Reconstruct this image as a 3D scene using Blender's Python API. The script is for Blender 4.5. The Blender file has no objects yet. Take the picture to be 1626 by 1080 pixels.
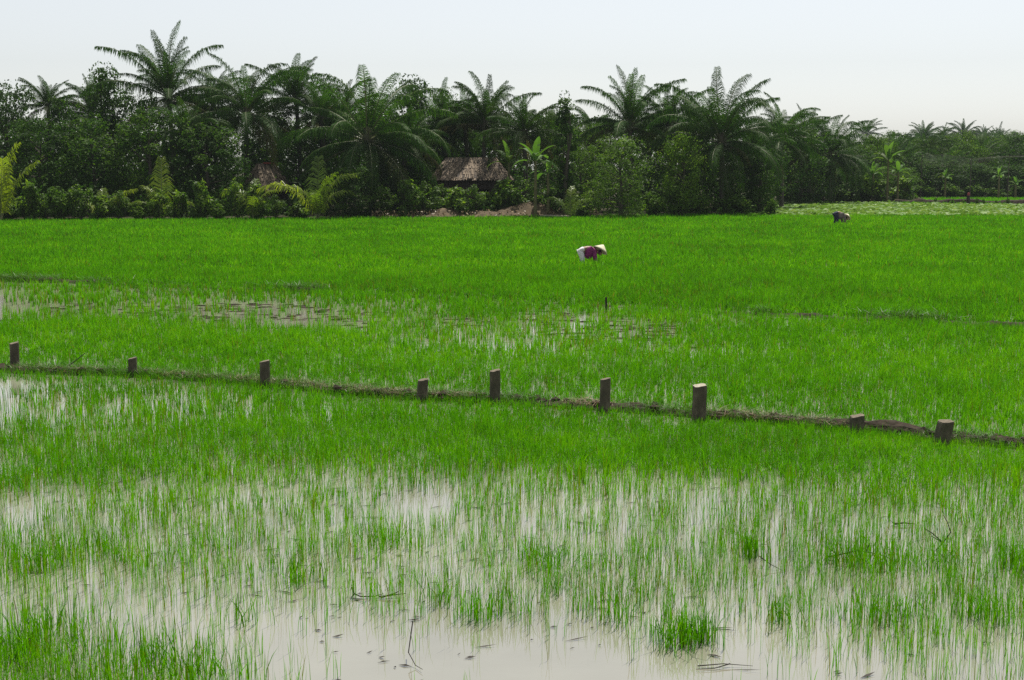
import bpy, math, random
import numpy as np
from mathutils import Vector, Matrix

random.seed(7)
rng = np.random.default_rng(7)
scene = bpy.context.scene
col = scene.collection
R = math.radians

# ------------------------------------------------------------------ camera
CAM_H, FPX, W, H, HOR = 3.8, 2200.0, 1626.0, 1080.0, 262.0
TH = math.atan((H / 2 - HOR) / FPX)
CT, ST = math.cos(TH), math.sin(TH)
cam = bpy.data.cameras.new('camera')
cam_o = bpy.data.objects.new('camera', cam)
col.objects.link(cam_o)
cam.sensor_width = 36.0
cam.lens = 36.0 * FPX / W
cam.clip_end = 3000
cam_o.location = (0, 0, CAM_H)
cam_o.rotation_euler = (math.pi / 2 - TH, 0, 0)
scene.camera = cam_o

# ------------------------------------------------------------------ sky, sun, exposure
SUN_EL, SUN_AZ = R(64), R(20)
world = bpy.data.worlds.new('World')
scene.world = world
world.use_nodes = True
nt = world.node_tree
bg = nt.nodes['Background']
sky = nt.nodes.new('ShaderNodeTexSky')
sky.sky_type = 'NISHITA'
sky.sun_disc = False
sky.sun_elevation = SUN_EL
sky.sun_rotation = SUN_AZ
sky.air_density = 1.0
sky.dust_density = 0.5
sky.ozone_density = 1.5
hsv = nt.nodes.new('ShaderNodeHueSaturation')      # hazy sky: paler than the clear-air model
hsv.inputs['Saturation'].default_value = 0.28
nt.links.new(sky.outputs[0], hsv.inputs['Color'])
nt.links.new(hsv.outputs[0], bg.inputs[0])
bg.inputs[1].default_value = 0.076
sl = bpy.data.lights.new('sun', 'SUN')
sl.energy = 3.6
sl.angle = R(0.6)
sl.color = (1.0, 0.95, 0.86)
so = bpy.data.objects.new('sun', sl)
col.objects.link(so)
sd = Vector((math.cos(SUN_EL) * math.sin(SUN_AZ), math.cos(SUN_EL) * math.cos(SUN_AZ), math.sin(SUN_EL)))
so.rotation_euler = sd.to_track_quat('Z', 'Y').to_euler()
so.location = sd * 100
scene.view_settings.view_transform = 'Standard'
scene.view_settings.look = 'None'
scene.view_settings.gamma = 1
scene.view_settings.exposure = 0.75
scene.render.engine = 'CYCLES'
cy = scene.cycles
cy.max_bounces = 6
cy.diffuse_bounces = 3
cy.glossy_bounces = 2
cy.transmission_bounces = 4
cy.transparent_max_bounces = 12
cy.volume_bounces = 0
cy.use_denoising = False
cy.use_adaptive_sampling = False
cy.denoising_prefilter = 'NONE'
cy.sample_clamp_indirect = 2.0
cy.sample_clamp_direct = 5.0
cy.caustics_reflective = False
cy.caustics_refractive = False

HAZE_DENSITY = 0.0004

# ------------------------------------------------------------------ layout helpers
def gnd(px, py, z=0.0):
    """ground point (at height z) seen at a photo pixel"""
    t = (H / 2 - py) / FPX
    Y = (z - CAM_H) * (CT + t * ST) / (t * CT - ST)
    return at(px, Y, z)

def at(px, Y, z=0.0):
    d = Y * CT - (z - CAM_H) * ST
    return ((px - W / 2) * d / FPX, Y, z)

def ztop(py, Y):
    t = (H / 2 - py) / FPX
    return CAM_H + Y * (t * CT - ST) / (CT + t * ST)

def uv(X, Y, z=0.0):
    d = Y * CT - (z - CAM_H) * ST
    return W / 2 + FPX * X / d, H / 2 - FPX * (Y * ST + (z - CAM_H) * CT) / d

_lat = np.random.default_rng(3).random((256, 256))
def noise(x, y, s=1.0, off=0):
    x = np.asarray(x, float) / s + 37.3 + off * 11.7
    y = np.asarray(y, float) / s + 91.1 + off * 5.3
    xi, yi = np.floor(x).astype(int), np.floor(y).astype(int)
    fx, fy = x - xi, y - yi
    fx, fy = fx * fx * (3 - 2 * fx), fy * fy * (3 - 2 * fy)
    g = lambda a, b: _lat[a % 256, b % 256]
    return (g(xi, yi) * (1 - fx) + g(xi + 1, yi) * fx) * (1 - fy) + (g(xi, yi + 1) * (1 - fx) + g(xi + 1, yi + 1) * fx) * fy

# ------------------------------------------------------------------ mesh helper
class MB:
    """collects vertex / face arrays and links them as ONE mesh object"""
    def __init__(s):
        s.v, s.f, s.t, s.m, s.n = [], [], [], [], 0
        s.smooth = []
    def add(s, v, f, tint=0.5, mat=0, smooth=False):
        v = np.asarray(v, float).reshape(-1, 3)
        f = np.asarray(f, int)
        t = np.full(len(v), tint, float) if np.isscalar(tint) else np.asarray(tint, float)
        s.v.append(v); s.t.append(t)
        s.f.append(f + s.n); s.m.append(mat); s.smooth.append(smooth)
        s.n += len(v)
    def mesh(s, name, mats):
        me = bpy.data.meshes.new(name)
        v = np.concatenate(s.v).astype(np.float32)
        me.vertices.add(len(v)); me.vertices.foreach_set('co', v.ravel())
        nl = sum(f.size for f in s.f); npoly = sum(len(f) for f in s.f)
        me.loops.add(nl); me.polygons.add(npoly)
        me.loops.foreach_set('vertex_index', np.concatenate([f.ravel() for f in s.f]).astype(np.int32))
        tot = np.concatenate([np.full(len(f), f.shape[1]) for f in s.f])
        st = np.concatenate([[0], np.cumsum(tot)[:-1]]).astype(np.int32)
        me.polygons.foreach_set('loop_start', st)
        me.polygons.foreach_set('material_index', np.concatenate([np.full(len(f), m) for f, m in zip(s.f, s.m)]).astype(np.int32))
        me.polygons.foreach_set('use_smooth', np.concatenate([np.full(len(f), q) for f, q in zip(s.f, s.smooth)]))
        me.update(calc_edges=True)
        a = me.attributes.new('tint', 'FLOAT', 'POINT')
        a.data.foreach_set('value', np.concatenate(s.t).astype(np.float32))
        for m in (mats if isinstance(mats, (list, tuple)) else [mats]):
            me.materials.append(m)
        return me
    def build(s, name, mats, parent=None):
        o = bpy.data.objects.new(name, s.mesh(name, mats))
        col.objects.link(o)
        if parent: o.parent = parent
        return o
    def tube(s, pts, rad, n=7, tint=0.5, mat=0, cap=True, smooth=True):
        pts = [Vector(p) for p in pts]
        if np.isscalar(rad): rad = [rad] * len(pts)
        vs = []; ref = Vector((0.3, 0.9, 0.1)).normalized()
        for i, p in enumerate(pts):
            d = (pts[min(i + 1, len(pts) - 1)] - pts[max(i - 1, 0)]).normalized()
            a = d.cross(ref)
            if a.length < 0.05: a = d.cross(Vector((1, 0, 0)))
            a.normalize(); b = d.cross(a)
            for k in range(n):
                q = 2 * math.pi * k / n
                vs.append(p + (a * math.cos(q) + b * math.sin(q)) * rad[i])
        fs = []
        for i in range(len(pts) - 1):
            for k in range(n):
                k2 = (k + 1) % n
                fs.append((i * n + k, (i + 1) * n + k, (i + 1) * n + k2, i * n + k2))
        s.add([tuple(q) for q in vs], fs, tint, mat, smooth)
        if cap:
            for base, rev in ((0, False), ((len(pts) - 1) * n, True)):
                ring = vs[base:base + n]
                c = sum(ring, Vector()) / n
                idx = [(k, (k + 1) % n, n) for k in range(n)]
                if rev: idx = [(b, a, c_) for a, b, c_ in idx]
                s.add([tuple(q) for q in ring] + [tuple(c)], idx, tint, mat, False)
    def box(s, lo, hi, tint=0.5, mat=0):
        x0, y0, z0 = lo; x1, y1, z1 = hi
        v = [(x0, y0, z0), (x1, y0, z0), (x1, y1, z0), (x0, y1, z0), (x0, y0, z1), (x1, y0, z1), (x1, y1, z1), (x0, y1, z1)]
        s.add(v, [(0, 3, 2, 1), (4, 5, 6, 7), (0, 1, 5, 4), (1, 2, 6, 5), (2, 3, 7, 6), (3, 0, 4, 7)], tint, mat)

def tag(o, label=None, cat=None, group=None, kind=None):
    if label: o['label'] = label
    if cat: o['category'] = cat
    if group: o['group'] = group
    if kind: o['kind'] = kind
    return o

def empty(name, loc, rz=0.0):
    o = bpy.data.objects.new(name, None)
    col.objects.link(o)
    o.location = loc
    o.rotation_euler = (0, 0, rz)
    o.empty_display_size = 0.2
    return o

def inst(name, me, parent=None, loc=(0, 0, 0), rz=0.0, sc=(1, 1, 1)):
    o = bpy.data.objects.new(name, me)
    col.objects.link(o)
    o.parent = parent
    o.location = loc; o.rotation_euler = (0, 0, rz); o.scale = sc
    return o

# ------------------------------------------------------------------ materials
def mat(name):
    m = bpy.data.materials.new(name)
    m.use_nodes = True
    n = m.node_tree.nodes
    for x in list(n): n.remove(x)
    out = n.new('ShaderNodeOutputMaterial')
    return m, n, m.node_tree.links, out

def ramp(n, stops):
    r = n.new('ShaderNodeValToRGB')
    e = r.color_ramp.elements
    while len(e) < len(stops): e.new(0.5)
    for k, (p, c) in enumerate(stops):
        e[k].position = p; e[k].color = (*c, 1)
    return r

def leaf_mat(name, stops, trans=0.4, tcol=(1.15, 1.25, 0.5), rough=0.45, spec=0.35, objvar=0.25, patch=0.0, pscale=0.3):
    m, n, l, out = mat(name)
    at_ = n.new('ShaderNodeAttribute'); at_.attribute_name = 'tint'
    fac = at_.outputs['Fac']
    if objvar:
        oi = n.new('ShaderNodeObjectInfo')
        mm = n.new('ShaderNodeMath'); mm.operation = 'MULTIPLY_ADD'
        l.new(oi.outputs['Random'], mm.inputs[0]); mm.inputs[1].default_value = objvar; mm.inputs[2].default_value = -objvar / 2
        ad = n.new('ShaderNodeMath'); ad.operation = 'ADD'
        l.new(fac, ad.inputs[0]); l.new(mm.outputs[0], ad.inputs[1]); fac = ad.outputs[0]
    if patch:
        geo = n.new('ShaderNodeNewGeometry')
        ns = n.new('ShaderNodeTexNoise'); ns.inputs['Scale'].default_value = pscale; ns.inputs['Detail'].default_value = 4
        l.new(geo.outputs['Position'], ns.inputs['Vector'])
        mm = n.new('ShaderNodeMath'); mm.operation = 'MULTIPLY_ADD'
        l.new(ns.outputs['Fac'], mm.inputs[0]); mm.inputs[1].default_value = patch * 2; mm.inputs[2].default_value = -patch
        ad = n.new('ShaderNodeMath'); ad.operation = 'ADD'
        l.new(fac, ad.inputs[0]); l.new(mm.outputs[0], ad.inputs[1]); fac = ad.outputs[0]
    rp = ramp(n, stops)
    l.new(fac, rp.inputs[0])
    p = n.new('ShaderNodeBsdfPrincipled')
    l.new(rp.outputs[0], p.inputs['Base Color'])
    p.inputs['Roughness'].default_value = rough
    p.inputs['Specular IOR Level'].default_value = spec
    tr = n.new('ShaderNodeBsdfTranslucent')
    mx = n.new('ShaderNodeMix'); mx.data_type = 'RGBA'; mx.blend_type = 'MULTIPLY'
    mx.inputs[0].default_value = 1
    l.new(rp.outputs[0], mx.inputs[6]); mx.inputs[7].default_value = (*tcol, 1)
    l.new(mx.outputs[2], tr.inputs['Color'])
    ms = n.new('ShaderNodeMixShader'); ms.inputs[0].default_value = trans
    l.new(p.outputs[0], ms.inputs[1]); l.new(tr.outputs[0], ms.inputs[2])
    l.new(ms.outputs[0], out.inputs[0])
    return m

def rough_mat(name, stops, scale=4.0, detail=6, rough=0.9, bump=0.4, stretch=(1, 1, 1), spec=0.2, bscale=None):
    m, n, l, out = mat(name)
    tc = n.new('ShaderNodeTexCoord')
    mp = n.new('ShaderNodeMapping'); mp.inputs['Scale'].default_value = stretch
    l.new(tc.outputs['Object'], mp.inputs[0])
    ns = n.new('ShaderNodeTexNoise'); ns.inputs['Scale'].default_value = scale; ns.inputs['Detail'].default_value = detail
    ns.inputs['Roughness'].default_value = 0.65
    l.new(mp.outputs[0], ns.inputs['Vector'])
    rp = ramp(n, stops)
    l.new(ns.outputs['Fac'], rp.inputs[0])
    p = n.new('ShaderNodeBsdfPrincipled')
    l.new(rp.outputs[0], p.inputs['Base Color'])
    p.inputs['Roughness'].default_value = rough
    p.inputs['Specular IOR Level'].default_value = spec
    if bump:
        n2 = n.new('ShaderNodeTexNoise'); n2.inputs['Scale'].default_value = bscale or scale * 2.5; n2.inputs['Detail'].default_value = 5
        l.new(mp.outputs[0], n2.inputs['Vector'])
        b = n.new('ShaderNodeBump'); b.inputs['Strength'].default_value = bump; b.inputs['Distance'].default_value = 0.03
        l.new(n2.outputs['Fac'], b.inputs['Height'])
        l.new(b.outputs[0], p.inputs['Normal'])
    l.new(p.outputs[0], out.inputs[0])
    return m

M = {}
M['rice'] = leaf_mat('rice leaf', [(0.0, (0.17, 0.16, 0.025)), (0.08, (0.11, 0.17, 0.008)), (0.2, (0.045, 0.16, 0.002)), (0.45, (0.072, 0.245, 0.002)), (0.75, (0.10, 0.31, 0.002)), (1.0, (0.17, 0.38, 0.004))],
                     trans=0.58, tcol=(1.1, 1.2, 0.4), rough=0.65, spec=0.06, objvar=0, patch=0.14, pscale=0.35)
M['weed'] = leaf_mat('bund weed', [(0, (0.10, 0.075, 0.03)), (0.35, (0.05, 0.09, 0.010)), (1, (0.07, 0.20, 0.006))], trans=0.4, objvar=0)
M['straw'] = leaf_mat('dry straw', [(0, (0.08, 0.05, 0.03)), (0.5, (0.18, 0.12, 0.06)), (1, (0.32, 0.25, 0.13))], trans=0.15, tcol=(1, .9, .7), objvar=0)
M['palm'] = leaf_mat('palm leaflet', [(0, (0.10, 0.085, 0.03)), (0.15, (0.045, 0.07, 0.010)), (0.6, (0.030, 0.092, 0.010)), (1, (0.09, 0.18, 0.012))], trans=0.42, rough=0.65, spec=0.15)
M['palm_young'] = leaf_mat('young palm leaflet', [(0, (0.06, 0.10, 0.015)), (0.5, (0.12, 0.20, 0.012)), (1, (0.26, 0.32, 0.02))], trans=0.5, rough=0.35, spec=0.5)
M['rachis'] = leaf_mat('palm rib', [(0, (0.06, 0.05, 0.025)), (0.6, (0.06, 0.075, 0.03)), (1, (0.20, 0.21, 0.10))], trans=0.0, rough=0.5, spec=0.3)
M['leaf_dark'] = leaf_mat('dark tree leaf', [(0, (0.022, 0.042, 0.009)), (0.5, (0.032, 0.086, 0.009)), (1, (0.095, 0.17, 0.014))], trans=0.42, rough=0.6, spec=0.12)
M['leaf_mid'] = leaf_mat('tree leaf', [(0, (0.04, 0.075, 0.009)), (0.5, (0.062, 0.135, 0.010)), (1, (0.15, 0.24, 0.02))], trans=0.45, rough=0.6, spec=0.12)
M['leaf_bright'] = leaf_mat('shrub leaf', [(0, (0.045, 0.08, 0.012)), (0.5, (0.075, 0.16, 0.014)), (1, (0.18, 0.27, 0.025))], trans=0.48, rough=0.55, spec=0.25)
M['banana'] = leaf_mat('banana leaf', [(0, (0.12, 0.13, 0.03)), (0.5, (0.07, 0.16, 0.025)), (1, (0.14, 0.26, 0.05))], trans=0.45, rough=0.6, spec=0.2)
M['lotus'] = leaf_mat('lotus leaf', [(0, (0.10, 0.18, 0.04)), (0.5, (0.17, 0.30, 0.07)), (1, (0.32, 0.42, 0.16))], trans=0.25, rough=0.6, spec=0.2, objvar=0)
M['bark'] = rough_mat('bark', [(0.3, (0.035, 0.03, 0.024)), (0.7, (0.10, 0.085, 0.065))], 6, stretch=(1, 1, 0.3), bump=0.6)
M['palm_bark'] = rough_mat('palm bark', [(0.3, (0.05, 0.043, 0.034)), (0.7, (0.12, 0.105, 0.085))], 5, stretch=(1, 1, 5), bump=0.6)
M['stem'] = rough_mat('banana stem', [(0.3, (0.08, 0.08, 0.035)), (0.7, (0.16, 0.15, 0.07))], 4, bump=0.2)
M['post'] = rough_mat('weathered post', [(0.25, (0.05, 0.046, 0.032)), (0.5, (0.10, 0.086, 0.062)), (0.75, (0.20, 0.17, 0.125))], 9, rough=0.95, bump=0.7, stretch=(1, 1, 0.6))
M['post_top'] = rough_mat('pale cut post end', [(0.3, (0.10, 0.085, 0.06)), (0.7, (0.24, 0.20, 0.15))], 14, rough=0.95, bump=0.5)
M['pale_top'] = rough_mat('pale flat post end', [(0.3, (0.28, 0.25, 0.19)), (0.7, (0.48, 0.44, 0.34))], 14, rough=0.95, bump=0.5)
M['mud'] = rough_mat('bund mud', [(0.3, (0.02, 0.016, 0.011)), (0.55, (0.045, 0.033, 0.022)), (0.75, (0.09, 0.065, 0.042))], 7, rough=0.95, bump=0.9)
M['soil'] = rough_mat('soil', [(0.3, (0.03, 0.028, 0.016)), (0.7, (0.07, 0.06, 0.03))], 0.8, bump=0.5)
M['dirt'] = rough_mat('brown dirt', [(0.3, (0.055, 0.042, 0.026)), (0.55, (0.12, 0.088, 0.052)), (0.75, (0.21, 0.155, 0.095))], 2.5, bump=0.8)
M['thatch'] = leaf_mat('thatch', [(0, (0.06, 0.05, 0.042)), (0.5, (0.15, 0.112, 0.078)), (1, (0.31, 0.24, 0.17))], trans=0.05, tcol=(1, 1, 1), rough=0.8, spec=0.2, objvar=0)
M['thatch_base'] = rough_mat('thatch underlay', [(0.3, (0.05, 0.04, 0.03)), (0.7, (0.12, 0.095, 0.07))], 5, stretch=(1, 1, 1), bump=0.5)
M['wall_dark'] = rough_mat('woven wall', [(0.3, (0.035, 0.025, 0.022)), (0.7, (0.085, 0.06, 0.05))], 8, stretch=(6, 6, 0.5), bump=0.4)
M['twig'] = rough_mat('wet twig', [(0.3, (0.015, 0.012, 0.010)), (0.7, (0.045, 0.035, 0.025))], 20, bump=0.3, rough=0.6)
M['plank'] = rough_mat('pale wood', [(0.3, (0.22, 0.19, 0.14)), (0.7, (0.42, 0.37, 0.29))], 12, stretch=(.2, 3, 3), bump=0.3)

def water_mat():
    m, n, l, out = mat('paddy water')
    geo = n.new('ShaderNodeNewGeometry')
    ns = n.new('ShaderNodeTexNoise'); ns.inputs['Scale'].default_value = 0.5; ns.inputs['Detail'].default_value = 5
    l.new(geo.outputs['Position'], ns.inputs['Vector'])
    rp = ramp(n, [(0.3, (0.21, 0.202, 0.155)), (0.7, (0.285, 0.275, 0.215))])
    l.new(ns.outputs['Fac'], rp.inputs[0])
    p = n.new('ShaderNodeBsdfPrincipled')
    l.new(rp.outputs[0], p.inputs['Base Color'])
    p.inputs['Roughness'].default_value = 0.03
    p.inputs['IOR'].default_value = 3.0
    p.inputs['Specular IOR Level'].default_value = 0.5
    n2 = n.new('ShaderNodeTexNoise'); n2.inputs['Scale'].default_value = 3.0; n2.inputs['Detail'].default_value = 3
    l.new(geo.outputs['Position'], n2.inputs['Vector'])
    b = n.new('ShaderNodeBump'); b.inputs['Strength'].default_value = 0.06; b.inputs['Distance'].default_value = 0.05
    l.new(n2.outputs['Fac'], b.inputs['Height']); l.new(b.outputs[0], p.inputs['Normal'])
    l.new(p.outputs[0], out.inputs[0])
    return m
M['water'] = water_mat()

def plain(name, c, rough=0.8, spec=0.3, var=0.25, scale=25):
    c0 = tuple(x * (1 - var) for x in c); c1 = tuple(min(1, x * (1 + var)) for x in c)
    return rough_mat(name, [(0.3, c0), (0.7, c1)], scale, rough=rough, spec=spec, bump=0.2)

# ------------------------------------------------------------------ ground, water, bunds
def edge_y(px):
    """distance of the field's far edge (where the trees begin)"""
    return np.interp(px, [-900, 0, 600, 900, 1130, 1200, 1236, 1440, 1460, 1700, 2600], [90, 93, 97, 99.5, 104, 106, 139, 139, 156, 158, 165])

mb = MB()
mb.add([(-900, -40, -0.15), (900, -40, -0.15), (900, 1000, -0.15), (-900, 1000, -0.15)], [(0, 1, 2, 3)])
tag(mb.build('ground', M['soil']), 'dark wet soil under the fields and the trees', 'ground', kind='structure')
mb = MB()
mb.add([(-80, 3, 0), (80, 3, 0), (160, 175, 0), (-120, 175, 0)], [(0, 1, 2, 3)])
tag(mb.build('water', M['water']), 'shallow muddy water standing in the rice paddies', 'water', kind='structure')

# wooded bank behind the fields: a sheet a little above the water, edge following the field
mb = MB()
pxs = np.linspace(-1400, 3000, 90)
v = []
for px in pxs:
    y0 = float(edge_y(px))
    jit = 0.8 * (noise(px, 0, 60) - 0.5)
    x0 = at(px, y0 + jit)[0]
    v += [(x0, y0 + jit, -0.05), (x0 * (1 + .8 / y0), y0 + 0.8 + jit, 0.22), (x0 * 1.3, y0 * 1.3 + 4, 0.3), (x0 * 6, y0 * 6, 0.3)]
f = [(i * 4 + k, (i + 1) * 4 + k, (i + 1) * 4 + k + 1, i * 4 + k + 1) for i in range(len(pxs) - 1) for k in range(3)]
mb.add(v, f, smooth=True)
tag(mb.build('terrain', M['soil']), 'low dark bank of soil that the trees grow on', 'bank', kind='structure')

def path_pts(pxpts, step=0.18):
    P = [Vector(gnd(*p)) for p in pxpts]
    out = []
    for a, b in zip(P[:-1], P[1:]):
        n_ = max(2, int((b - a).length / step))
        out += [a.lerp(b, i / n_) for i in range(n_)]
    return out + [P[-1]]

def bund(name, pxpts, width, height, label, seed, hvar=0.7, prof_u=None):
    pts = path_pts(pxpts)
    prof = [(-1, -0.1), (-0.72, 0.25), (-0.4, 0.8), (0, 1.0), (0.4, 0.85), (0.72, 0.3), (1, -0.1)]
    vs = []
    for i, p in enumerate(pts):
        d = (pts[min(i + 1, len(pts) - 1)] - pts[max(i - 1, 0)]).normalized()
        nrm = Vector((-d.y, d.x, 0))
        uu = uv(p.x, p.y)[0]
        gain = np.interp(uu, *prof_u) if prof_u else 1.0
        hh = height * gain * (1 - hvar + 2 * hvar * noise(p.x, p.y, 0.9, seed))
        ww = width * (0.75 + 0.5 * noise(p.x, p.y, 1.3, seed + 1)) / 2
        off = 0.12 * (noise(p.x, p.y, 0.7, seed + 2) - 0.5)
        for a, b in prof:
            q = p + nrm * (a * ww + off)
            z = b * hh + (0.08 * (noise(q.x * 3, q.y * 3, 0.35, seed + 3) - 0.5) if b > 0 else -0.05)
            vs.append((q.x, q.y, z))
    m = len(prof)
    fs = [(i * m + k, i * m + k + 1, (i + 1) * m + k + 1, (i + 1) * m + k) for i in range(len(pts) - 1) for k in range(m - 1)]
    b = MB(); b.add(vs, fs, smooth=False)
    return tag(b.build(name, M['mud']), label, 'bund', kind='structure'), pts

BUND_A = [(-420, 572), (0, 590), (210, 597), (420, 612), (600, 630), (790, 638), (960, 650), (1110, 662), (1360, 684), (1500, 699), (1626, 712), (2000, 745)]
BUND_B = [(-300, 440), (0, 447), (120, 450), (300, 456), (480, 463), (800, 478), (1180, 499), (1400, 509), (1600, 518), (1900, 530)]
_, ptsA = bund('mud_bund', BUND_A, 0.46, 0.12, 'low mud bund with dry weeds that carries the row of stumpy posts', 1, .75, ([0, 120, 170, 420, 700, 1200], [.8, .7, .15, .3, .6, .95]))
_, ptsB = bund('mud_bund', BUND_B, 0.5, 0.10, 'dark low mud bund crossing the middle of the rice field', 5, 0.9, ([0, 130, 200, 430, 460, 500, 540, 1140, 1190, 1620], [1.3, 1, .2, .2, 1, 1, .1, .1, .6, .6]))
_, ptsC = bund('mud_bund', [(1420, 324), (1500, 324), (1626, 325), (1800, 326)], 1.2, 0.45, 'brown bund behind the pale lotus patch', 9, 0.3)

# ------------------------------------------------------------------ rice
V_ROWS = [300, 440, 452, 462, 478, 492, 505, 518, 535, 550, 570, 590, 610, 640, 680, 710, 740, 760, 780, 820, 860, 900, 940, 980, 1010, 1040, 1080, 1130]
U_COLS = [0, 200, 400, 600, 800, 1000, 1200, 1400, 1626]
DENS = np.array([
 [1]*9, [1]*9,
 [.3,.7,.9,1,1,1,1,1,1], [.12,.4,.8,.9,1,1,1,1,1], [.35,.25,.4,.6,.8,1,1,1,1],
 [.10,.10,.2,.45,.5,.5,.9,1,1], [.5,.2,.08,.35,.4,.4,.8,.9,.9], [.9,.7,.25,.45,.3,.35,.8,1,1],
 [1,1,.9,.7,.35,.25,.7,1,1], [1,1,1,.9,.4,.35,.7,.9,1], [1,1,1,1,.9,.7,.9,1,.9], [.9,.9,1,1,1,.9,1,1,1],
 [.15,.6,.8,1,.9,.7,.9,1,1], [.10,.45,.6,.95,1,.85,1,1,1], [.15,.35,.5,.75,1,1,1,1,1],
 [.3,.4,.45,.6,1,1,1,1,.9], [.5,.5,.5,.5,.75,.9,1,1,.9], [.5,.55,.45,.3,.35,.4,.45,.5,.5],
 [.36,.42,.3,.22,.2,.2,.22,.25,.3], [.14,.30,.24,.2,.18,.18,.18,.18,.2], [.2,.3,.24,.2,.19,.18,.19,.19,.18],
 [.22,.24,.18,.2,.18,.18,.18,.2,.17], [.15,.15,.12,.16,.18,.17,.17,.18,.16], [.08,.06,.06,.06,.13,.15,.12,.16,.15],
 [.2,.08,.03,.02,.05,.09,.07,.13,.12], [.4,.28,.04,.012,.01,.03,.02,.08,.1], [.55,.42,.12,.01,0,0,.005,.03,.05], [.6,.5,.2,.03,0,0,0,.03,.05]])

def density(X, Y):
    u, v_ = uv(X, Y)
    u = np.clip(u, 0, 1626); v_ = np.clip(v_, 300, 1130)
    iu = np.clip(np.searchsorted(U_COLS, u) - 1, 0, 7); iv = np.clip(np.searchsorted(V_ROWS, v_) - 1, 0, len(V_ROWS) - 2)
    uc, vr = np.array(U_COLS), np.array(V_ROWS)
    fu = (u - uc[iu]) / (uc[iu + 1] - uc[iu]); fv = (v_ - vr[iv]) / (vr[iv + 1] - vr[iv])
    d = (DENS[iv, iu] * (1 - fu) + DENS[iv, iu + 1] * fu) * (1 - fv) + (DENS[iv + 1, iu] * (1 - fu) + DENS[iv + 1, iu + 1] * fu) * fv
    n1 = noise(X, Y, 1.1, 1); n2 = noise(X, Y, 0.33, 2); n3 = noise(X, Y * 1.0, 3.0, 3)
    n = 0.4 * n1 + 0.35 * n2 + 0.25 * n3
    k = np.clip((1 - d) * 1.15, 0, 1)          # thin zones get patchier
    return np.clip(d * (1 + k * (n - 0.5) * np.interp(Y, [14, 24], [2.6, 5.0])), 0, 1)

def polyline_v(pts, u):
    a = np.array(pts, float)
    return np.interp(u, a[:, 0], a[:, 1])

def blades(mb, x, y, h, w, seg, lean, tint, z0=-0.02, base_t=None):
    n = len(x)
    az = rng.random(n) * 2 * math.pi
    fc = rng.random(n) * 2 * math.pi
    ts = [0, .5, 1] if seg == 2 else [0, .4, .75, 1]
    ws = [1, .75] if seg == 2 else [.75, 1, .7]
    cols, tc = [], []
    for i, t in enumerate(ts):
        b = lean * h * t ** 2.2
        px = x + np.cos(az) * b; py = y + np.sin(az) * b
        pz = z0 + h * t * (1 - 0.35 * np.minimum(lean, 1.2) * t)
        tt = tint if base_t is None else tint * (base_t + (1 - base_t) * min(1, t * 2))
        if i < len(ts) - 1:
            dx, dy = np.cos(fc) * w * ws[i] / 2, np.sin(fc) * w * ws[i] / 2
            cols += [np.stack([px - dx, py - dy, pz], 1), np.stack([px + dx, py + dy, pz], 1)]; tc += [tt, tt]
        else:
            cols.append(np.stack([px, py, pz], 1)); tc.append(tt)
    k = len(cols)
    v = np.stack(cols, 1).reshape(-1, 3)
    t_ = np.stack(tc, 1).ravel()
    base = np.arange(n)[:, None] * k
    q = np.concatenate([base + np.array([[2 * j, 2 * j + 1, 2 * j + 3, 2 * j + 2]]) for j in range(seg - 1)])
    tr = base + np.array([[k - 3, k - 2, k - 1]])
    nprev = mb.n
    mb.add(v, q, t_, 0)
    mb.f.append(tr + nprev); mb.m.append(0); mb.smooth.append(False)

vA = lambda u: polyline_v(BUND_A, u)
vB = lambda u: polyline_v(BUND_B, u)

def scatter(y0, y1, per_m2, sel):
    xa = y1 * 0.385 + 5
    n = int((y1 - y0) * 2 * xa * per_m2)
    X = (rng.random(n) * 2 - 1) * xa; Y = y0 + rng.random(n) * (y1 - y0)
    ok = np.abs(X) < Y * 0.385 + 5
    X, Y = X[ok], Y[ok]
    u, v_ = uv(X, Y)
    dd = density(X, Y)
    if y0 < 20 and sel is below: dd = np.where(dd > .45, .45 + (dd - .45) * .55, dd)      # closed stands need fewer plants
    ok = sel(u, v_) & (rng.random(len(X)) < dd)
    return X[ok], Y[ok]

def rice(mb, y0, y1, per_m2, nb, w, sel, hmul=1.0, seg=2):
    X, Y = scatter(y0, y1, per_m2, sel)
    d = density(X, Y)
    hp = hmul * (0.25 - .04 * np.clip(d, 0, 1) + 0.09 * noise(X, Y, 1.6, 7) + 0.05 * noise(X, Y, .4, 8))
    uu, vv_ = uv(X, Y)
    hp = hp * np.interp(np.abs(vv_ - vA(uu)), [6, 40], [.68, 1.0])
    tp = 0.10 + 0.3 * noise(X, Y, 2.2, 9) + .25 * noise(X, Y, 7, 12) + .42 * (noise(X, Y, .006 * y1, 13) - .5) + .25 * noise(X, Y, .45, 14) + 0.12 * (rng.random(len(X)) - .5)
    tp = np.maximum(tp + .08, .16) + 0.22 * np.clip(0.5 - d, 0, .5) * 2 + .12 * np.clip((24 - Y) / 6, 0, 1)
    for b in range(nb):
        j = 0.012 + 0.01 * b
        h = hp * (0.62 + 0.5 * rng.random(len(X)))
        blades(mb, X + rng.normal(0, j, len(X)), Y + rng.normal(0, j, len(X)), h,
               w * (0.7 + 0.6 * rng.random(len(X))), seg, 0.04 + (.22 + 1.08 * np.clip(d * 1.3 - .2, 0, 1)) * rng.random(len(X)) ** 1.7, np.where(rng.random(len(X)) < np.where(d < .5, .12, .03), .02, np.clip(tp + rng.normal(0, .13, len(X)), 0, 1)), base_t=0.32 if y1 < 21 else .5)

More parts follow.
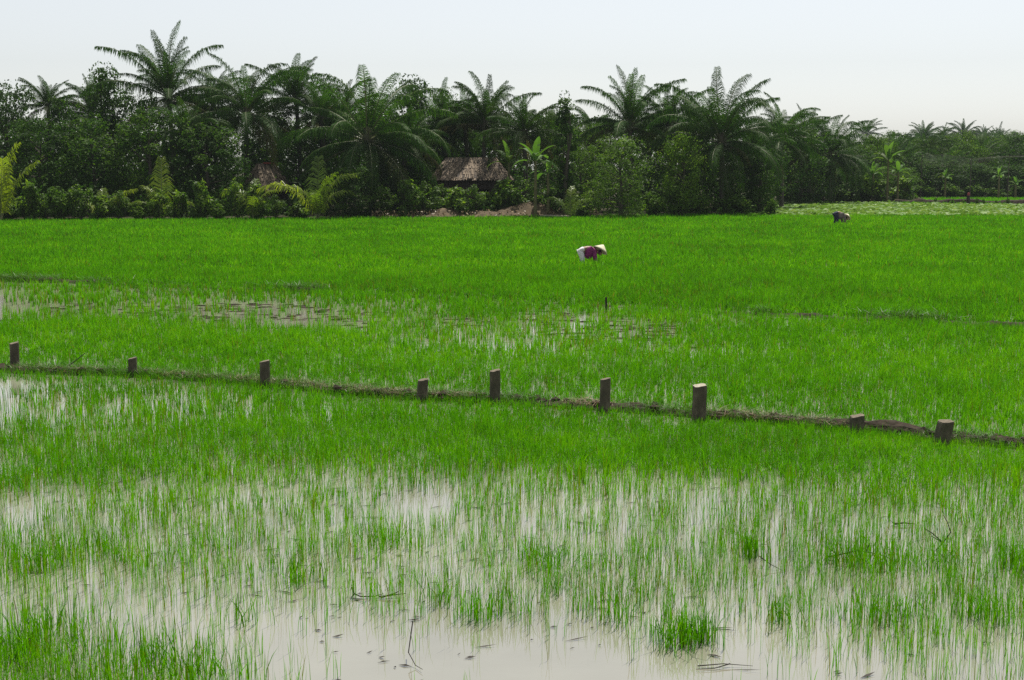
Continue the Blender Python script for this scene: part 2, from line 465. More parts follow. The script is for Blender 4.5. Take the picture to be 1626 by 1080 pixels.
below = lambda u, v_: v_ > vA(u) + np.interp(u, [0, 150, 200, 400, 700, 1200], [5, 5, -5, -3, 1, 5])
midf = lambda u, v_: (v_ < vA(u) - 1) & (v_ > vB(u) + np.interp(u, [0, 130, 180, 440, 460, 490, 520, 1150, 1190], [5, 5, 0, 0, 4, 4, 0, 0, 4]))
farf = lambda u, v_: v_ < vB(u) - 1

near = MB()
rice(near, 8.5, 14.5, 540, 4, 0.0050, below, .95, seg=3)
rice(near, 14.5, 20, 420, 4, 0.0064, below, .95, seg=3)
rice(near, 20, 30, 170, 4, 0.011, below)
# separate denser tufts that stand out of the thin water-side rice
for px, py, r_, n_ in [(1075, 1024, .17, 260), (1115, 1020, .08, 80), (1190, 884, .06, 90), (1360, 896, .34, 330), (1560, 985, .2, 160), (1400, 985, .25, 150), (470, 925, .15, 90),
                       (610, 870, .18, 110), (150, 880, .25, 160), (60, 905, .2, 150), (870, 900, .15, 90), (760, 985, .13, 90), (800, 975, .1, 60), (980, 985, .14, 80), (1620, 905, .2, 150),
                       (1240, 990, .12, 60), (690, 960, .1, 50), (380, 990, .14, 40), (85, 1010, .3, 220), (210, 1060, .35, 250), (20, 1050, .3, 260), (300, 1085, .3, 200), (1490, 905, .12, 50)]:
    c = gnd(px, py)
    n_ = int(n_ * .7)
    x = c[0] + rng.normal(0, r_ * .75, n_); y = c[1] + rng.normal(0, r_ * .75, n_)
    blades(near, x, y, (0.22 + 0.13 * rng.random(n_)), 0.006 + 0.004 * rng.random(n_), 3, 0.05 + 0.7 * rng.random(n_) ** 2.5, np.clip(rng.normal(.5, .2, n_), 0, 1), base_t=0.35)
tag(near.build('rice_seedlings', M['rice']), 'young green rice standing in shallow water in front of the posts', 'rice', kind='stuff')
mid = MB()
rice(mid, 17, 27, 150, 4, 0.0115, midf)
rice(mid, 27, 36, 110, 4, 0.015, midf)
rice(mid, 36, 52, 75, 4, 0.02, midf)
tag(mid.build('rice_seedlings', M['rice']), 'green rice with watery gaps between the post bund and the middle bund', 'rice', kind='stuff')
far = MB()
lotus_y = lambda u: np.where(u > 1200, 101.0, edge_y(u))
rice(far, 33, 50, 75, 4, 0.02, farf, 1.25)
rice(far, 50, 70, 40, 4, 0.032, farf, 1.25)
def farsel(u, v_):
    Yv = CAM_H * FPX / (v_ - HOR)
    return farf(u, v_) & (Yv < lotus_y(u) - .3)
rice(far, 70, 107, 24, 4, 0.05, farsel, 1.25)
tag(far.build('rice_seedlings', M['rice']), 'even bright green rice field reaching back to the trees', 'rice', kind='stuff')
strip = MB()
rice(strip, 134, 158, 10, 4, 0.09, lambda u, v_: (u > 1425) & (u < 1760), hmul=1.2)
tag(strip.build('rice_seedlings', M['rice']), 'strip of bright rice beyond the brown far bund', 'rice', kind='stuff')

# wet mud clods standing out of the water in the thin middle of the field
md = MB()
n_ = 2600
pu = rng.uniform(-60, 1150, n_); pv = rng.uniform(452, 560, n_)
Ym = CAM_H * FPX / (pv - HOR) * .995; Xm = (pu - W / 2) * (Ym * CT + CAM_H * ST) / FPX
ok = (rng.random(n_) > density(Xm, Ym) * 1.6) & (noise(Xm, Ym, 2.0, 81) > .45)
for x, y in zip(Xm[ok], Ym[ok]):
    a_, b_, h_ = random.uniform(.06, .34), random.uniform(.04, .10), random.uniform(.015, .04)
    k_ = np.linspace(0, 2 * np.pi, 9)[:-1]; q_ = rng.uniform(.6, 1.2, 8)
    ring_ = np.stack([x + a_ * q_ * np.cos(k_), y + b_ * q_ * np.sin(k_), np.full(8, -.01)], 1)
    md.add(np.concatenate([ring_, ring_ * [[.5, .5, 1]] + [[x * .5, y * .5, h_]]]), [(i, (i + 1) % 8, 8 + (i + 1) % 8, 8 + i) for i in range(8)])
    md.f.append(np.array([[md.n - 8 + i for i in range(8)]])); md.m.append(0); md.smooth.append(False)
tag(md.build('mud_clods', M['mud']), 'dark wet mud clods showing in the thin watery middle of the field', 'mud', kind='stuff')

# lumps of dug mud piled on the post bund
lm = MB()
for p in ptsA:
    uu = uv(p.x, p.y)[0]
    for _ in range(5):
        if random.random() > np.interp(uu, [0, 130, 180, 420, 600, 1000, 1626], [.5, .4, .05, .2, .5, .9, 1]) * (noise(p.x, p.y, .8, 91) * 1.6 - .3): continue
        r_ = random.uniform(.02, .075); x = p.x + random.gauss(0, .1); y = p.y + random.gauss(0, .09); z0 = .05 + random.uniform(0, .06)
        vs = [(x + r_ * random.uniform(.7, 1.4) * math.cos(a), y + r_ * random.uniform(.6, 1.1) * math.sin(a), z0 + h) for h, k in ((-.06, 1), (r_ * .4, .9)) for a in [k_ * 1.047 for k_ in range(6)]]
        vs.append((x + random.uniform(-.5, .5) * r_, y, z0 + r_ * random.uniform(.7, 1.1)))
        lm.add(vs, [(i, (i + 1) % 6, 6 + (i + 1) % 6, 6 + i) for i in range(6)])
        lm.f.append(np.array([(6 + i, 6 + (i + 1) % 6, 12) for i in range(6)]) + lm.n - 13); lm.m.append(0); lm.smooth.append(False)
tag(lm.build('mud_lumps', M['mud']), 'rough lumps of dug mud along the post bund', 'mud', kind='stuff')

# weeds and straw on the bunds
def weeds_along(pts, n, spread, hr, w, mb, tint, gain):
    idx = rng.integers(0, len(pts), n)
    P = np.array([pts[i][:] for i in idx])
    keep = (noise(P[:, 0], P[:, 1], 1.4, 21) > 0.45) & (rng.random(n) < np.interp(uv(P[:, 0], P[:, 1])[0], *gain))
    P = P[keep]
    m = len(P)
    x = P[:, 0] + rng.normal(0, spread, m); y = P[:, 1] + rng.normal(0, spread, m)
    h = hr * (0.5 + rng.random(m))
    blades(mb, x, y, h, w * (0.7 + .6 * rng.random(m)), 2, 0.3 + 1.6 * rng.random(m), np.clip(rng.normal(tint, .25, m), 0, 1), z0=0.03)
w1 = MB()
weeds_along(ptsA, 14000, 0.16, 0.17, 0.012, w1, .72, ([0, 1], [1, 1]))
weeds_along(ptsB, 12000, 0.24, 0.30, 0.02, w1, .7, ([0, 130, 180, 430, 455, 495, 530, 1140, 1180, 1620], [1, 1, .05, .05, 1, 1, .03, .03, 1, 1]))
tag(w1.build('weeds', M['weed']), 'short dark weeds growing along the mud bunds', 'weeds', kind='stuff')
w2 = MB()
idx = rng.integers(0, len(ptsA), 7000)
P = np.array([ptsA[i][:] for i in idx]); P = P[(noise(P[:, 0], P[:, 1], 0.9, 31) > 0.5) & (rng.random(len(P)) < np.interp(uv(P[:, 0], P[:, 1])[0], [0, 130, 180, 260, 420, 600, 1200], [.4, .3, .05, .3, .5, .9, 1]))]
m_ = len(P)
blades(w2, P[:, 0] + rng.normal(0, .14, m_), P[:, 1] + rng.normal(0, .12, m_), .07 + .09 * rng.random(m_), .008 + .008 * rng.random(m_), 2, 1.2 + 2.2 * rng.random(m_), rng.random(m_), z0=.07)
tag(w2.build('dry_straw', M['straw']), 'dry brown straw and dead roots lying on the post bund', 'straw', kind='stuff')

# ------------------------------------------------------------------ posts on the bund
def post(px, vb, top, wpx, tilt, label, sq=4.0, rot=0.2, topcut=0.02, pale=False):
    c = gnd(px, vb, .07)
    s = c[1] * CT / FPX + CAM_H * ST / FPX
    hgt = (vb - top) * s * 1.02; r_ = wpx * s / 2 * 0.97
    t = empty('stumpy_post', (c[0], c[1], 0.06))
    t.rotation_euler = (R(random.uniform(-3, 3)), R(tilt), rot)
    b = MB(); n = 20; vs = []
    levels = [-.3, 0, .05, .25, .5, .75, .93, 1.0]
    for li, q in enumerate(levels):
        for k in range(n):
            a = 2 * math.pi * k / n
            rr = r_ / (abs(math.cos(a)) ** sq + abs(math.sin(a)) ** sq) ** (1 / sq) * 0.93
            rr *= 1 + 0.10 * (noise(a * 2 + px, q * 4, .5) - .5) + (0.08 * (1 - q / .1) if 0 <= q < .1 else 0)
            if li == len(levels) - 1: rr *= 0.95
            z = q * hgt if q > 0 else q
            if q > .9: z += topcut * math.cos(a) + .012 * (noise(a, px, .4) - .5)
            vs.append((rr * math.cos(a), rr * math.sin(a), z))
    m = len(levels)
    fs = [(i * n + k, i * n + (k + 1) % n, (i + 1) * n + (k + 1) % n, (i + 1) * n + k) for i in range(m - 1) for k in range(n)]
    b.add(vs, fs)
    b.build('shaft', M['post'], t)
    ring = np.array(vs[-n:]); cc = ring.mean(0)
    tp = MB()
    inner = ring * .55 + cc * .45 + np.array([0, 0, .006])
    tp.add(np.concatenate([ring, inner, [cc + np.array([0, 0, .004])]]), [(k, (k + 1) % n, n + (k + 1) % n, n + k) for k in range(n)])
    tp.f.append(np.array([(n + k, n + (k + 1) % n, 2 * n) for k in range(n)])); tp.m.append(0); tp.smooth.append(False)
    tp.build('cut_top', M['pale_top' if pale else 'post_top'], t)
    return tag(t, label, 'post', 'stumpy posts along the mud bund')

post(24, 580, 544, 15, 0, 'weathered post at the far left end of the bund, standing over a dark weedy patch', 6, .5, .02)
post(211, 592, 568, 15, 0, 'smallest leftward post, low and rounded, second from the left end of the bund', 3, .1)
post(421, 609, 573, 17, 0, 'slim upright post third from the left, with a bare brown bund to its left', 5, .3)
post(670, 631, 602, 18, 4, 'short post leaning slightly right, next to the tall post on its right', 4, .2)
post(786, 634, 587, 18, 0, 'tall narrow post with dry straw at its right foot, near the middle of the row', 4, .15)
post(960, 648, 601, 18, 2, 'dark rough post without a pale top, right of the middle of the row', 3, .1)
post(1110, 662, 611, 22, 0, 'tallest and thickest upright post with a pale flat top', 6, .12, .015, True)
post(1360, 683, 659, 22, 1, 'low squat square stump, second from the right end of the bund', 6, .1)
post(1495, 701, 667, 24, 9, 'wide low stump tilted to the right with soil piled at its left', 5, .2)
# thin stake far out in the field, and thin leaning stick by the first posts
c = gnd(962, 497); b = MB(); b.tube([(0, 0, -.1), (0.01, 0, .2), (0.0, .01, .41)], [.032, .03, .028], 8)
o = b.build('stake', M['twig']); o.location = c
tag(o, 'thin dark stake standing alone in the rice beyond the posts', 'stake')
c = gnd(98, 588); b = MB(); b.tube([(0, 0, 0), (.18, .05, .12), (.42, .1, .31)], [.013, .011, .006], 6)
o = b.build('stick', M['twig']); o.location = c
tag(o, 'thin stick leaning out of the rice between the first two posts', 'stick')

# ------------------------------------------------------------------ twigs and floating debris in the near water
def twig(px, py, segs, rad, label, name='twig', rz=0):
    c = gnd(px, py)
    b = MB()
    for s_ in segs:
        n_ = len(s_)
        b.tube(s_, [rad * .75 * (1 - .65 * i / (n_ - 1)) for i in range(n_)], 6)
    o = b.build(name, M['twig']); o.location = (c[0], c[1], 0.005); o.rotation_euler = (0, 0, rz)
    return tag(o, label, 'twig')
twig(605, 950, [[(-.26, .05, .08), (-.24, .02, .03), (-.18, 0, .01), (-.06, 0, .012), (.02, .02, .03)], [(-.02, -.01, .012), (.08, .0, .02), (.22, .03, .03)], [(.0, -.03, .01), (.12, .01, .035), (.16, .02, .055)], [(-.24, .02, .03), (-.26, -.04, .01)]], .012,
     'crooked black twig floating where the open water begins')
twig(1500, 872, [[(-.1, -.05, 0), (-.02, 0, .06), (.06, .02, .16), (.03, .04, .26), (-.01, .05, .33)], [(-.02, 0, .06), (-.12, .02, .15), (-.2, .02, .20)], [(-.02, 0, .06), (-.14, .0, .13)]], .011,
     'branched twig sticking up out of the water among thin rice on the right')
twig(1438, 835, [[(-.11, 0, .015), (-.02, .01, .025), (.1, 0, .015)], [(-.11, 0, .015), (-.14, .03, .03)]], .017, 'short thick black stick lying flat on the water')
twig(1360, 890, [[(-.3, .02, .02), (-.18, 0, .05), (.02, .02, .09), (.2, .0, .06), (.33, -.03, .02)], [(-.18, 0, .05), (-.28, .03, .12)], [(.02, .02, .09), (.06, -.03, -.02)], [(.1, .03, .08), (.14, .06, .15)]], .014,
     'dark tangled branch lying across the thick rice tuft')
twig(1225, 905, [[(-.1, .1, .1), (.0, .02, .04), (.1, -.05, .0)]], .008, 'straight thin twig slanting into the water right of the small dark tuft')
twig(672, 1062, [[(-.1, .32, .26), (-.12, .12, .08), (-.06, .02, .015), (0, -.08, .02)]], .0075, 'bent reed stem dipping into the open water in front')
twig(1150, 1062, [[(-.2, .02, .01), (.0, .04, .02), (.22, .02, .01)], [(.05, .04, .02), (-.08, -.03, .01), (-.22, -.05, .01)]], .0075, 'forked pale stalk floating at the front of the open water')
deb = MB()
n_ = 900
X = rng.uniform(-8, 8, n_); Y = rng.uniform(9.5, 18, n_)
for x, y in zip(X, Y):
    if noise(x, y, 1.2, 41) < .42: continue
    L = random.choice([.02, .03, .05, .09]) * random.uniform(.6, 1.3); a = random.uniform(-.7, .7); w_ = random.uniform(.004, .016)
    ca, sa = math.cos(a), math.sin(a); z = .006
    vs = [(x - L * ca, y - L * sa, z), (x + w_ * sa, y - w_ * ca, z + .004), (x + L * ca, y + L * sa, z + random.uniform(0, .02)), (x - w_ * sa, y + w_ * ca, z + .008)]
    deb.add(vs, [(0, 1, 2, 3)])
tag(deb.build('plant_debris', M['twig']), 'dark bits of dead stalk and leaf floating on the near water', 'debris', kind='stuff')

# ------------------------------------------------------------------ foliage builders
def leaf_quads(mb, c, nrm, size, tint, mat=0, asp=0.5):
    """one bent, pointed leaf per centre"""
    n = len(c)
    nrm = nrm / np.linalg.norm(nrm, axis=1, keepdims=True)
    r_ = rng.normal(size=(n, 3)); r_[:, 2] -= 0.5
    a = r_ - (r_ * nrm).sum(1, keepdims=True) * nrm
    a /= np.linalg.norm(a, axis=1, keepdims=True)
    b = np.cross(nrm, a)
    s = size[:, None]
    v = np.stack([c - a * s * .5, c + b * s * asp * .5 - nrm * s * .06, c + a * s * .55 - nrm * s * .12, c - b * s * asp * .5 - nrm * s * .06], 1).reshape(-1, 3)
    f = np.arange(n)[:, None] * 4 + np.array([[0, 1, 2, 3]])
    mb.add(v, f, np.repeat(tint, 4), mat)

def clump_points(c, rad, n, shell=.55):
    d = rng.normal(size=(n, 3)); d /= np.linalg.norm(d, axis=1, keepdims=True)
    r_ = (shell + (1 - shell) * rng.random(n)) ** .7
    return c + d * r_[:, None] * rad, d

def tree_proto(seed, shape, nleaf=4200, leaf=0.26, matl='leaf_dark', asp=.5, low=.12):
    """unit-height broadleaf tree, 1 m tall scaled later: built at 8 m; returns (trunk mesh, crown mesh)"""
    global rng
    rng = np.random.default_rng(seed); random.seed(seed)
    Ht = 8.0
    tr, cr = MB(), MB()
    wid = {'round': 2.7, 'tall': 1.9, 'spread': 3.4, 'slim': 1.0}[shape]
    pts = [(0, 0, -.3)]; x = y = 0
    for i in range(1, 7):
        x += random.uniform(-.18, .18); y += random.uniform(-.18, .18)
        pts.append((x, y, Ht * .13 * i))
    tr.tube(pts, [.2, .17, .15, .13, .10, .07, .04], 8)
    cents = []
    ncl = {'round': 44, 'tall': 34, 'spread': 46, 'slim': 26}[shape]
    for k in range(ncl):
        z = low + (1 - low) * (k + random.random()) / ncl
        t = (z - low) / (1 - low)
        prof = {'round': math.sqrt(max(0, 1 - (2 * t - 1) ** 2)) * .9 + .18, 'tall': (1 - t) ** .6 * .9 + .2, 'spread': math.sin(math.pi * min(1, t * .75 + .25)) ** .5 * .9 + .08, 'slim': .6 + .5 * math.sin(t * 9 + seed)}[shape]
        a = k * 2.4 + random.uniform(-.4, .4); rr = wid * prof * random.uniform(.35, 1.02)
        c = np.array([math.cos(a) * rr, math.sin(a) * rr, z * Ht * .93])
        cents.append((c, random.uniform(.45, 1.0) * (.62 if shape == 'slim' else 1)))
    for i, (c, r_) in enumerate(cents):
        n = int(nleaf / ncl * random.uniform(.6, 1.4))
        p, d = clump_points(c, np.array([r_ * 1.1, r_ * 1.1, r_ * .75]), n)
        nr = d * .7 + rng.normal(size=(n, 3)) * .6; nr[:, 2] += .7
        base = random.uniform(.2, .75)
        leaf_quads(cr, p, nr, leaf * (.6 + .8 * rng.random(n)), np.clip(base + rng.normal(0, .16, n), 0, 1), 0, asp)
        if i % 3 == 0:
            h0 = min(c[2] * .75, Ht * .7)
            q = np.array([np.interp(h0, [p_[2] for p_ in pts], [p_[j] for p_ in pts]) for j in range(2)] + [h0])
            m_ = (q + c) / 2 + np.array([0, 0, -.15])
            tr.tube([tuple(q), tuple(m_), tuple(c)], [.07, .05, .02], 5)
    # stray sprigs outside the clumps
    n = nleaf // 12
    a = rng.random(n) * 6.28; z = low + (1 - low) * rng.random(n)
    rr = wid * 1.12 * np.sqrt(np.clip(1 - (2 * z - 1) ** 2, .05, 1)) * (.8 + .3 * rng.random(n))
    leaf_quads(cr, np.stack([np.cos(a) * rr, np.sin(a) * rr, z * Ht], 1), rng.normal(size=(n, 3)) + np.array([0, 0, .8]), leaf * (.6 + .6 * rng.random(n)), rng.random(n), 0, asp)
    return tr.mesh('trunk', M['bark']), cr.mesh('crown', M[matl]), Ht, wid

def shrub_proto(seed, nleaf=1300, leaf=.2, matl='leaf_bright', asp=.5):
    """2 m shrub, several stems"""
    global rng
    rng = np.random.default_rng(seed); random.seed(seed)
    st, cr = MB(), MB()
    for k in range(16):
        a = k * 2.4; rr = random.uniform(.1, .8); z = random.uniform(.25, 1.75) * (1 - .25 * rr)
        c = np.array([math.cos(a) * rr, math.sin(a) * rr, z])
        st.tube([(math.cos(a) * .08, math.sin(a) * .08, -.1), tuple(c * np.array([.5, .5, .55])), tuple(c)], [.03, .02, .008], 5)
        n = nleaf // 16
        p, d = clump_points(c, np.array([.4, .4, .33]) * random.uniform(.7, 1.25), n, .3)
        nr = d * .6 + rng.normal(size=(n, 3)) * .5; nr[:, 2] += .8
        base = random.uniform(.2, .8)
        leaf_quads(cr, p, nr, leaf * (.6 + .8 * rng.random(n)), np.clip(base + rng.normal(0, .18, n), 0, 1), 0, asp)
    return st.mesh('stems', M['bark']), cr.mesh('foliage', M[matl])

def frond(mb, az, el, L, droop, roll=0, npair=40, ll=.85, lw=.055, hang=.5, tint=.5, base=(0, 0, 0)):
    N = 12
    p = Vector(base); pts = [p.copy()]; dirs = []
    for i in range(N):
        t = i / N
        e = el - droop * (.45 * t + .75 * t ** 3)
        d = Vector((math.cos(az) * math.cos(e), math.sin(az) * math.cos(e), math.sin(e)))
        dirs.append(d); p = p + d * (L / N); pts.append(p.copy())
    dirs.append(dirs[-1])
    mb.tube(pts, [.045 * (1 - .85 * i / N) * max(.5, L / 4.5) for i in range(N + 1)], 4, tint=min(1, tint + .2), mat=1, cap=False)
    P_ = np.array([q[:] for q in pts]); D_ = np.array([q[:] for q in dirs])
    ts = np.linspace(.13, 1.0, npair)
    pos = np.stack([np.interp(ts * N, range(N + 1), P_[:, j]) for j in range(3)], 1)
    dr = np.stack([np.interp(ts * N, range(N + 1), D_[:, j]) for j in range(3)], 1)
    side0 = np.cross(dr, np.array([0, 0, 1.0])); side0 /= np.linalg.norm(side0, axis=1, keepdims=True) + 1e-6
    up = np.cross(side0, dr)
    prof = (.35 + .65 * np.sin(np.pi * np.clip(ts * .82 + .12, 0, 1))) * ll * L / 4.5
    for sgn in (-1, 1):
        fw = .5 + .8 * ts ** 2
        dirl = side0 * sgn * (1 + roll * sgn * 0) + dr * fw[:, None] + up * .25
        dirl += rng.normal(0, .2, dirl.shape)
        dirl /= np.linalg.norm(dirl, axis=1, keepdims=True)
        ln = prof * (.85 + .3 * rng.random(npair))
        mid_ = pos + dirl * (ln * .5)[:, None]; mid_[:, 2] -= hang * ln * .12
        tip = pos + dirl * ln[:, None] * (1 - .25 * hang); tip[:, 2] -= hang * ln * .62
        wv = dr * (lw * .5) * max(.6, L / 4.5)
        v = np.stack([pos - wv * .6, pos + wv * .6, mid_ + wv, mid_ - wv, tip], 1).reshape(-1, 3)
        bi = np.arange(npair)[:, None] * 5
        tt = np.repeat(np.clip(tint + rng.normal(0, .12, npair), 0, 1), 5)
        n0 = mb.n
        mb.add(v, bi + np.array([[0, 1, 2, 3]]), tt, 0)
        mb.f.append(bi + np.array([[3, 2, 4]]) + n0); mb.m.append(0); mb.smooth.append(False)

def palm_crown(seed, style):
    global rng
    rng = np.random.default_rng(seed); random.seed(seed)
    mb = MB()
    nf = {'up': 33, 'full': 38, 'droop': 40}[style]
    for k in range(nf):
        q = k / (nf - 1)                      # 0 = youngest
        az = k * 2.39996 + random.uniform(-.6, .6)
        lo = {'up': -10, 'full': -26, 'droop': -36}[style]
        el = R(86 - (86 - lo) * q ** {'up': 1.35, 'full': 1.05, 'droop': .95}[style] + random.uniform(-15, 13))
        droop = R(random.uniform(38, 88) + 28 * q) if style != 'up' else R(random.uniform(18, 70) + 34 * q)
        L = 5.0 * (.85 + .15 * min(1, q * 3 + .15)) * random.uniform(.66, 1.12)
        tint = .62 - .25 * q + random.uniform(-.12, .12)
        if q > .93 and random.random() < .5: tint = .03
        frond(mb, az, el, L, droop, npair=130, lw=.036, ll=.78, hang=1.0 + .45 * q, tint=tint, base=(.12 * math.cos(az), .12 * math.sin(az), -.25 * q))
    for k in range(4):                    # dead fronds hanging under the crown
        az = random.uniform(0, 6.28)
        frond(mb, az, R(random.uniform(-25, 5)), 4.2 * random.uniform(.7, 1), R(random.uniform(60, 80)), npair=50, lw=.03, ll=.5, hang=1.2, tint=.02, base=(.1 * math.cos(az), .1 * math.sin(az), -.4))
    # leaf-sheath heart and a few nuts
    mb.tube([(0, 0, -.7), (0, 0, -.3), (0, 0, .3), (0, 0, .7)], [.16, .26, .2, .05], 8, tint=.05, mat=1)
    for k in range(7):
        a = k * 2.2
        c = Vector((math.cos(a) * .34, math.sin(a) * .34, -.45 - .1 * (k % 3)))
        mb.tube([c + Vector((0, 0, z)) for z in (-.13, -.08, 0, .08, .13)], [.03, .1, .13, .1, .03], 7, tint=.3, mat=1)
    return mb.mesh('crown', [M['palm'], M['rachis']])

CROWNS = {s: [palm_crown(100 + 10 * i + j, s) for j in range(3)] for i, s in enumerate(('up', 'full', 'droop'))}
TREES = {k: tree_proto(*a) for k, a in {
    'round_a': (11, 'round', 8500, .2), 'round_b': (12, 'round', 8000, .22), 'tall_a': (13, 'tall', 6500, .2), 'spread_a': (14, 'spread', 8500, .22), 'slim_a': (15, 'slim', 4200, .2),
    'bright_a': (16, 'round', 8500, .19, 'leaf_mid', .35), 'bright_b': (17, 'spread', 8000, .23, 'leaf_mid'), 'dark_low': (18, 'round', 9000, .22, 'leaf_dark', .5, .02), 'bamboo_a': (19, 'spread', 8000, .32, 'leaf_bright', .2, .03)}.items()}
SHRUBS = [shrub_proto(31), shrub_proto(32, 1100, .28), shrub_proto(33, 1500, .16, 'leaf_bright', .4), shrub_proto(34, 1100, .24, 'leaf_mid')]
random.seed(99); rng = np.random.default_rng(99)

def palm(px, Y, top, Rpx, style, label, lean=0.0, var=None, group='coconut palms of the treeline'):
    Rpx *= 1.06
    zt = ztop(top + 1.2 * Rpx, Y)
    Rm = Rpx * Y / FPX
    sc = Rm / 3.9
    X = at(px, Y, zt)[0]
    root = empty('coconut_palm', (X + lean, Y, 0.15))
    b = MB()
    zt -= .15
    n_ = 12
    pts = [(-lean * (t ** 1.4), .0, zt * t - .25 * (1 - t)) for t in [i / n_ for i in range(n_ + 1)]]
    b.tube(pts, [.26 if i == 0 else .19 - .05 * i / n_ + .012 * (i % 2) for i in range(n_ + 1)], 9)
    b.build('trunk', M['palm_bark'], root)
    me = CROWNS[style][random.randrange(3) if var is None else var]
    cr_ = inst('crown', me, root, (-lean, 0, zt), random.uniform(0, 6.28), (sc * 1.08, sc * 1.08, sc * random.uniform(.97, 1.06)))
    cr_.rotation_euler = (R(random.uniform(-9, 9)), R(random.uniform(-9, 9)), cr_.rotation_euler[2])
    return tag(root, label, 'palm', group)

def tree(px, Y, top, wpx, kind, label, cat='tree', name='broadleaf_tree', group='broadleaf trees of the treeline'):
    tm, cm, Ht, wd = TREES[kind]
    z = ztop(top, Y) - .1
    sz = z / Ht
    sx = (wpx * Y / FPX / 2) / (wd * 1.05)
    root = empty(name, (at(px, Y)[0], Y, 0.1), random.uniform(0, 6.28))
    inst('trunk', tm, root, sc=(max(.7, sx), max(.7, sx), sz))
    inst('crown', cm, root, sc=(sx, sx * random.uniform(.85, 1.1), sz))
    return tag(root, label, cat, group)

def shrub(px, Y, top, wpx, label, k=None, name='shrub', group='shrubs along the field edge'):
    sm, cm = SHRUBS[random.randrange(4) if k is None else k]
    z = ztop(top, Y) - .1
    sx = wpx * Y / FPX / 2.3
    root = empty(name, (at(px, Y)[0], Y, 0.1), random.uniform(0, 6.28))
    inst('stems', sm, root, sc=(sx, sx, z / 2)); inst('foliage', cm, root, sc=(sx, sx, z / 2))
    return tag(root, label, 'shrub', group)

# ------------------------------------------------------------------ palms
palm(268, 108, 43, 84, 'up', 'tallest coconut palm, its plume-like crown standing clear above the left of the treeline', .3, 0)
palm(76, 116, 116, 40, 'up', 'small coconut palm poking out of the leafy canopy nearest the left edge', .2, 1)
palm(146, 117, 116, 50, 'up', 'half hidden coconut palm just left of the rounded high treetop', -.3, 2)
palm(338, 114, 92, 62, 'full', 'coconut palm tucked between the tallest palm and the ragged dark palm', .2, 0)
palm(392, 106, 73, 84, 'full', 'dark ragged coconut palm rising above the small leaning thatched hut', -.2, 1)
palm(470, 110, 80, 62, 'up', 'upright coconut palm between the ragged dark palm and the widest palm', .3, 1)
palm(583, 103, 76, 112, 'droop', 'widest coconut palm with long sagging fronds, above the dark thicket', .2, 0)
palm(545, 114, 112, 58, 'full', 'coconut palm mostly behind the left side of the widest palm', 0, 2)
palm(706, 114, 126, 60, 'droop', 'drooping coconut palm between the widest palm and the spear-fronded palm', .3, 1)
palm(770, 111, 110, 66, 'up', 'coconut palm with stiff raised fronds directly behind the long thatched hut', -.2, 2)
palm(832, 106, 135, 60, 'full', 'coconut palm standing right of the long thatched hut, above the banana plant', .2, 2)
palm(940, 120, 158, 50, 'full', 'small coconut palm low between the slim dark tree and the twin palms', 0, 0)
palm(1000, 109, 105, 72, 'up', 'larger left one of the twin coconut palms above the round bush', .2, 0)
palm(1062, 113, 124, 58, 'up', 'smaller right one of the twin coconut palms above the round bush', .2, 2)
palm(1146, 106, 103, 94, 'droop', 'coconut palm with a bare dark trunk in view and wide arching crown, near the gap', .1, 2)
palm(1240, 120, 142, 60, 'full', 'coconut palm just right of the palm with the bare dark trunk', .2, 1)
palm(1195, 114, 165, 56, 'droop', 'low coconut palm whose fronds hang between the bare-trunk palm and its right neighbour', 0, 0)
palm(1318, 136, 166, 62, 'full', 'coconut palm with broken stubby top fronds, last big one before the hazy trees', .2, 0)
palm(300, 103, 142, 56, 'full', 'lower coconut palm in front of the gap right of the tallest palm', -.5, 0)
palm(508, 107, 122, 50, 'up', 'slender coconut palm squeezed against the left of the widest palm', .6, 2)
palm(644, 106, 158, 54, 'up', 'lower coconut palm against the right of the widest palm', -.4, 1)
palm(738, 113, 140, 46, 'up', 'small coconut palm left of the spear-fronded palm behind the long hut', .4, 0)
palm(872, 115, 158, 46, 'full', 'small coconut palm left of the slim dark tree', .3, 1)
palm(1100, 112, 146, 50, 'up', 'small coconut palm between the twin palms and the bare-trunk palm', -.3, 1)
palm(1282, 138, 172, 46, 'up', 'slim coconut palm left of the last big palm', .4, 0)
palm(1420, 160, 205, 40, 'up', 'low coconut palm rising behind the banana clump at the lotus patch', .3, 2)
FARP = [(1376, 420, 186, 20), (1400, 165, 222, 36), (1440, 172, 218, 34), (1466, 190, 192, 38), (1467, 450, 188, 25), (1500, 480, 197, 16), (1530, 460, 186, 24), (1500, 168, 225, 36), (1562, 500, 197, 17), (1556, 180, 208, 34), (1588, 430, 196, 26), (1612, 185, 206, 34)]
ORD = ['first', 'second', 'third', 'fourth', 'fifth', 'sixth', 'seventh', 'eighth', 'ninth', 'tenth', 'eleventh', 'twelfth', 'thirteenth', 'fourteenth', 'fifteenth', 'sixteenth', 'seventeenth', 'eighteenth', 'nineteenth', 'twentieth', 'twenty-first', 'twenty-second', 'twenty-third', 'twenty-fourth', 'twenty-fifth', 'twenty-sixth', 'twenty-seventh', 'twenty-eighth']
near_k = far_k = 0
for px, Y, c_, r_ in FARP:
    if Y < 200:
        lab = f'{ORD[near_k]} from the left of the low palms behind the lotus patch'; near_k += 1
    else:
        lab = f'{ORD[far_k]} from the left of the bluish hazy palms on the far right skyline'; far_k += 1
    palm(px, Y, c_, r_, 'full' if Y < 200 else 'up', lab, 0, group='low palms behind the lotus patch' if Y < 200 else 'hazy far palms')

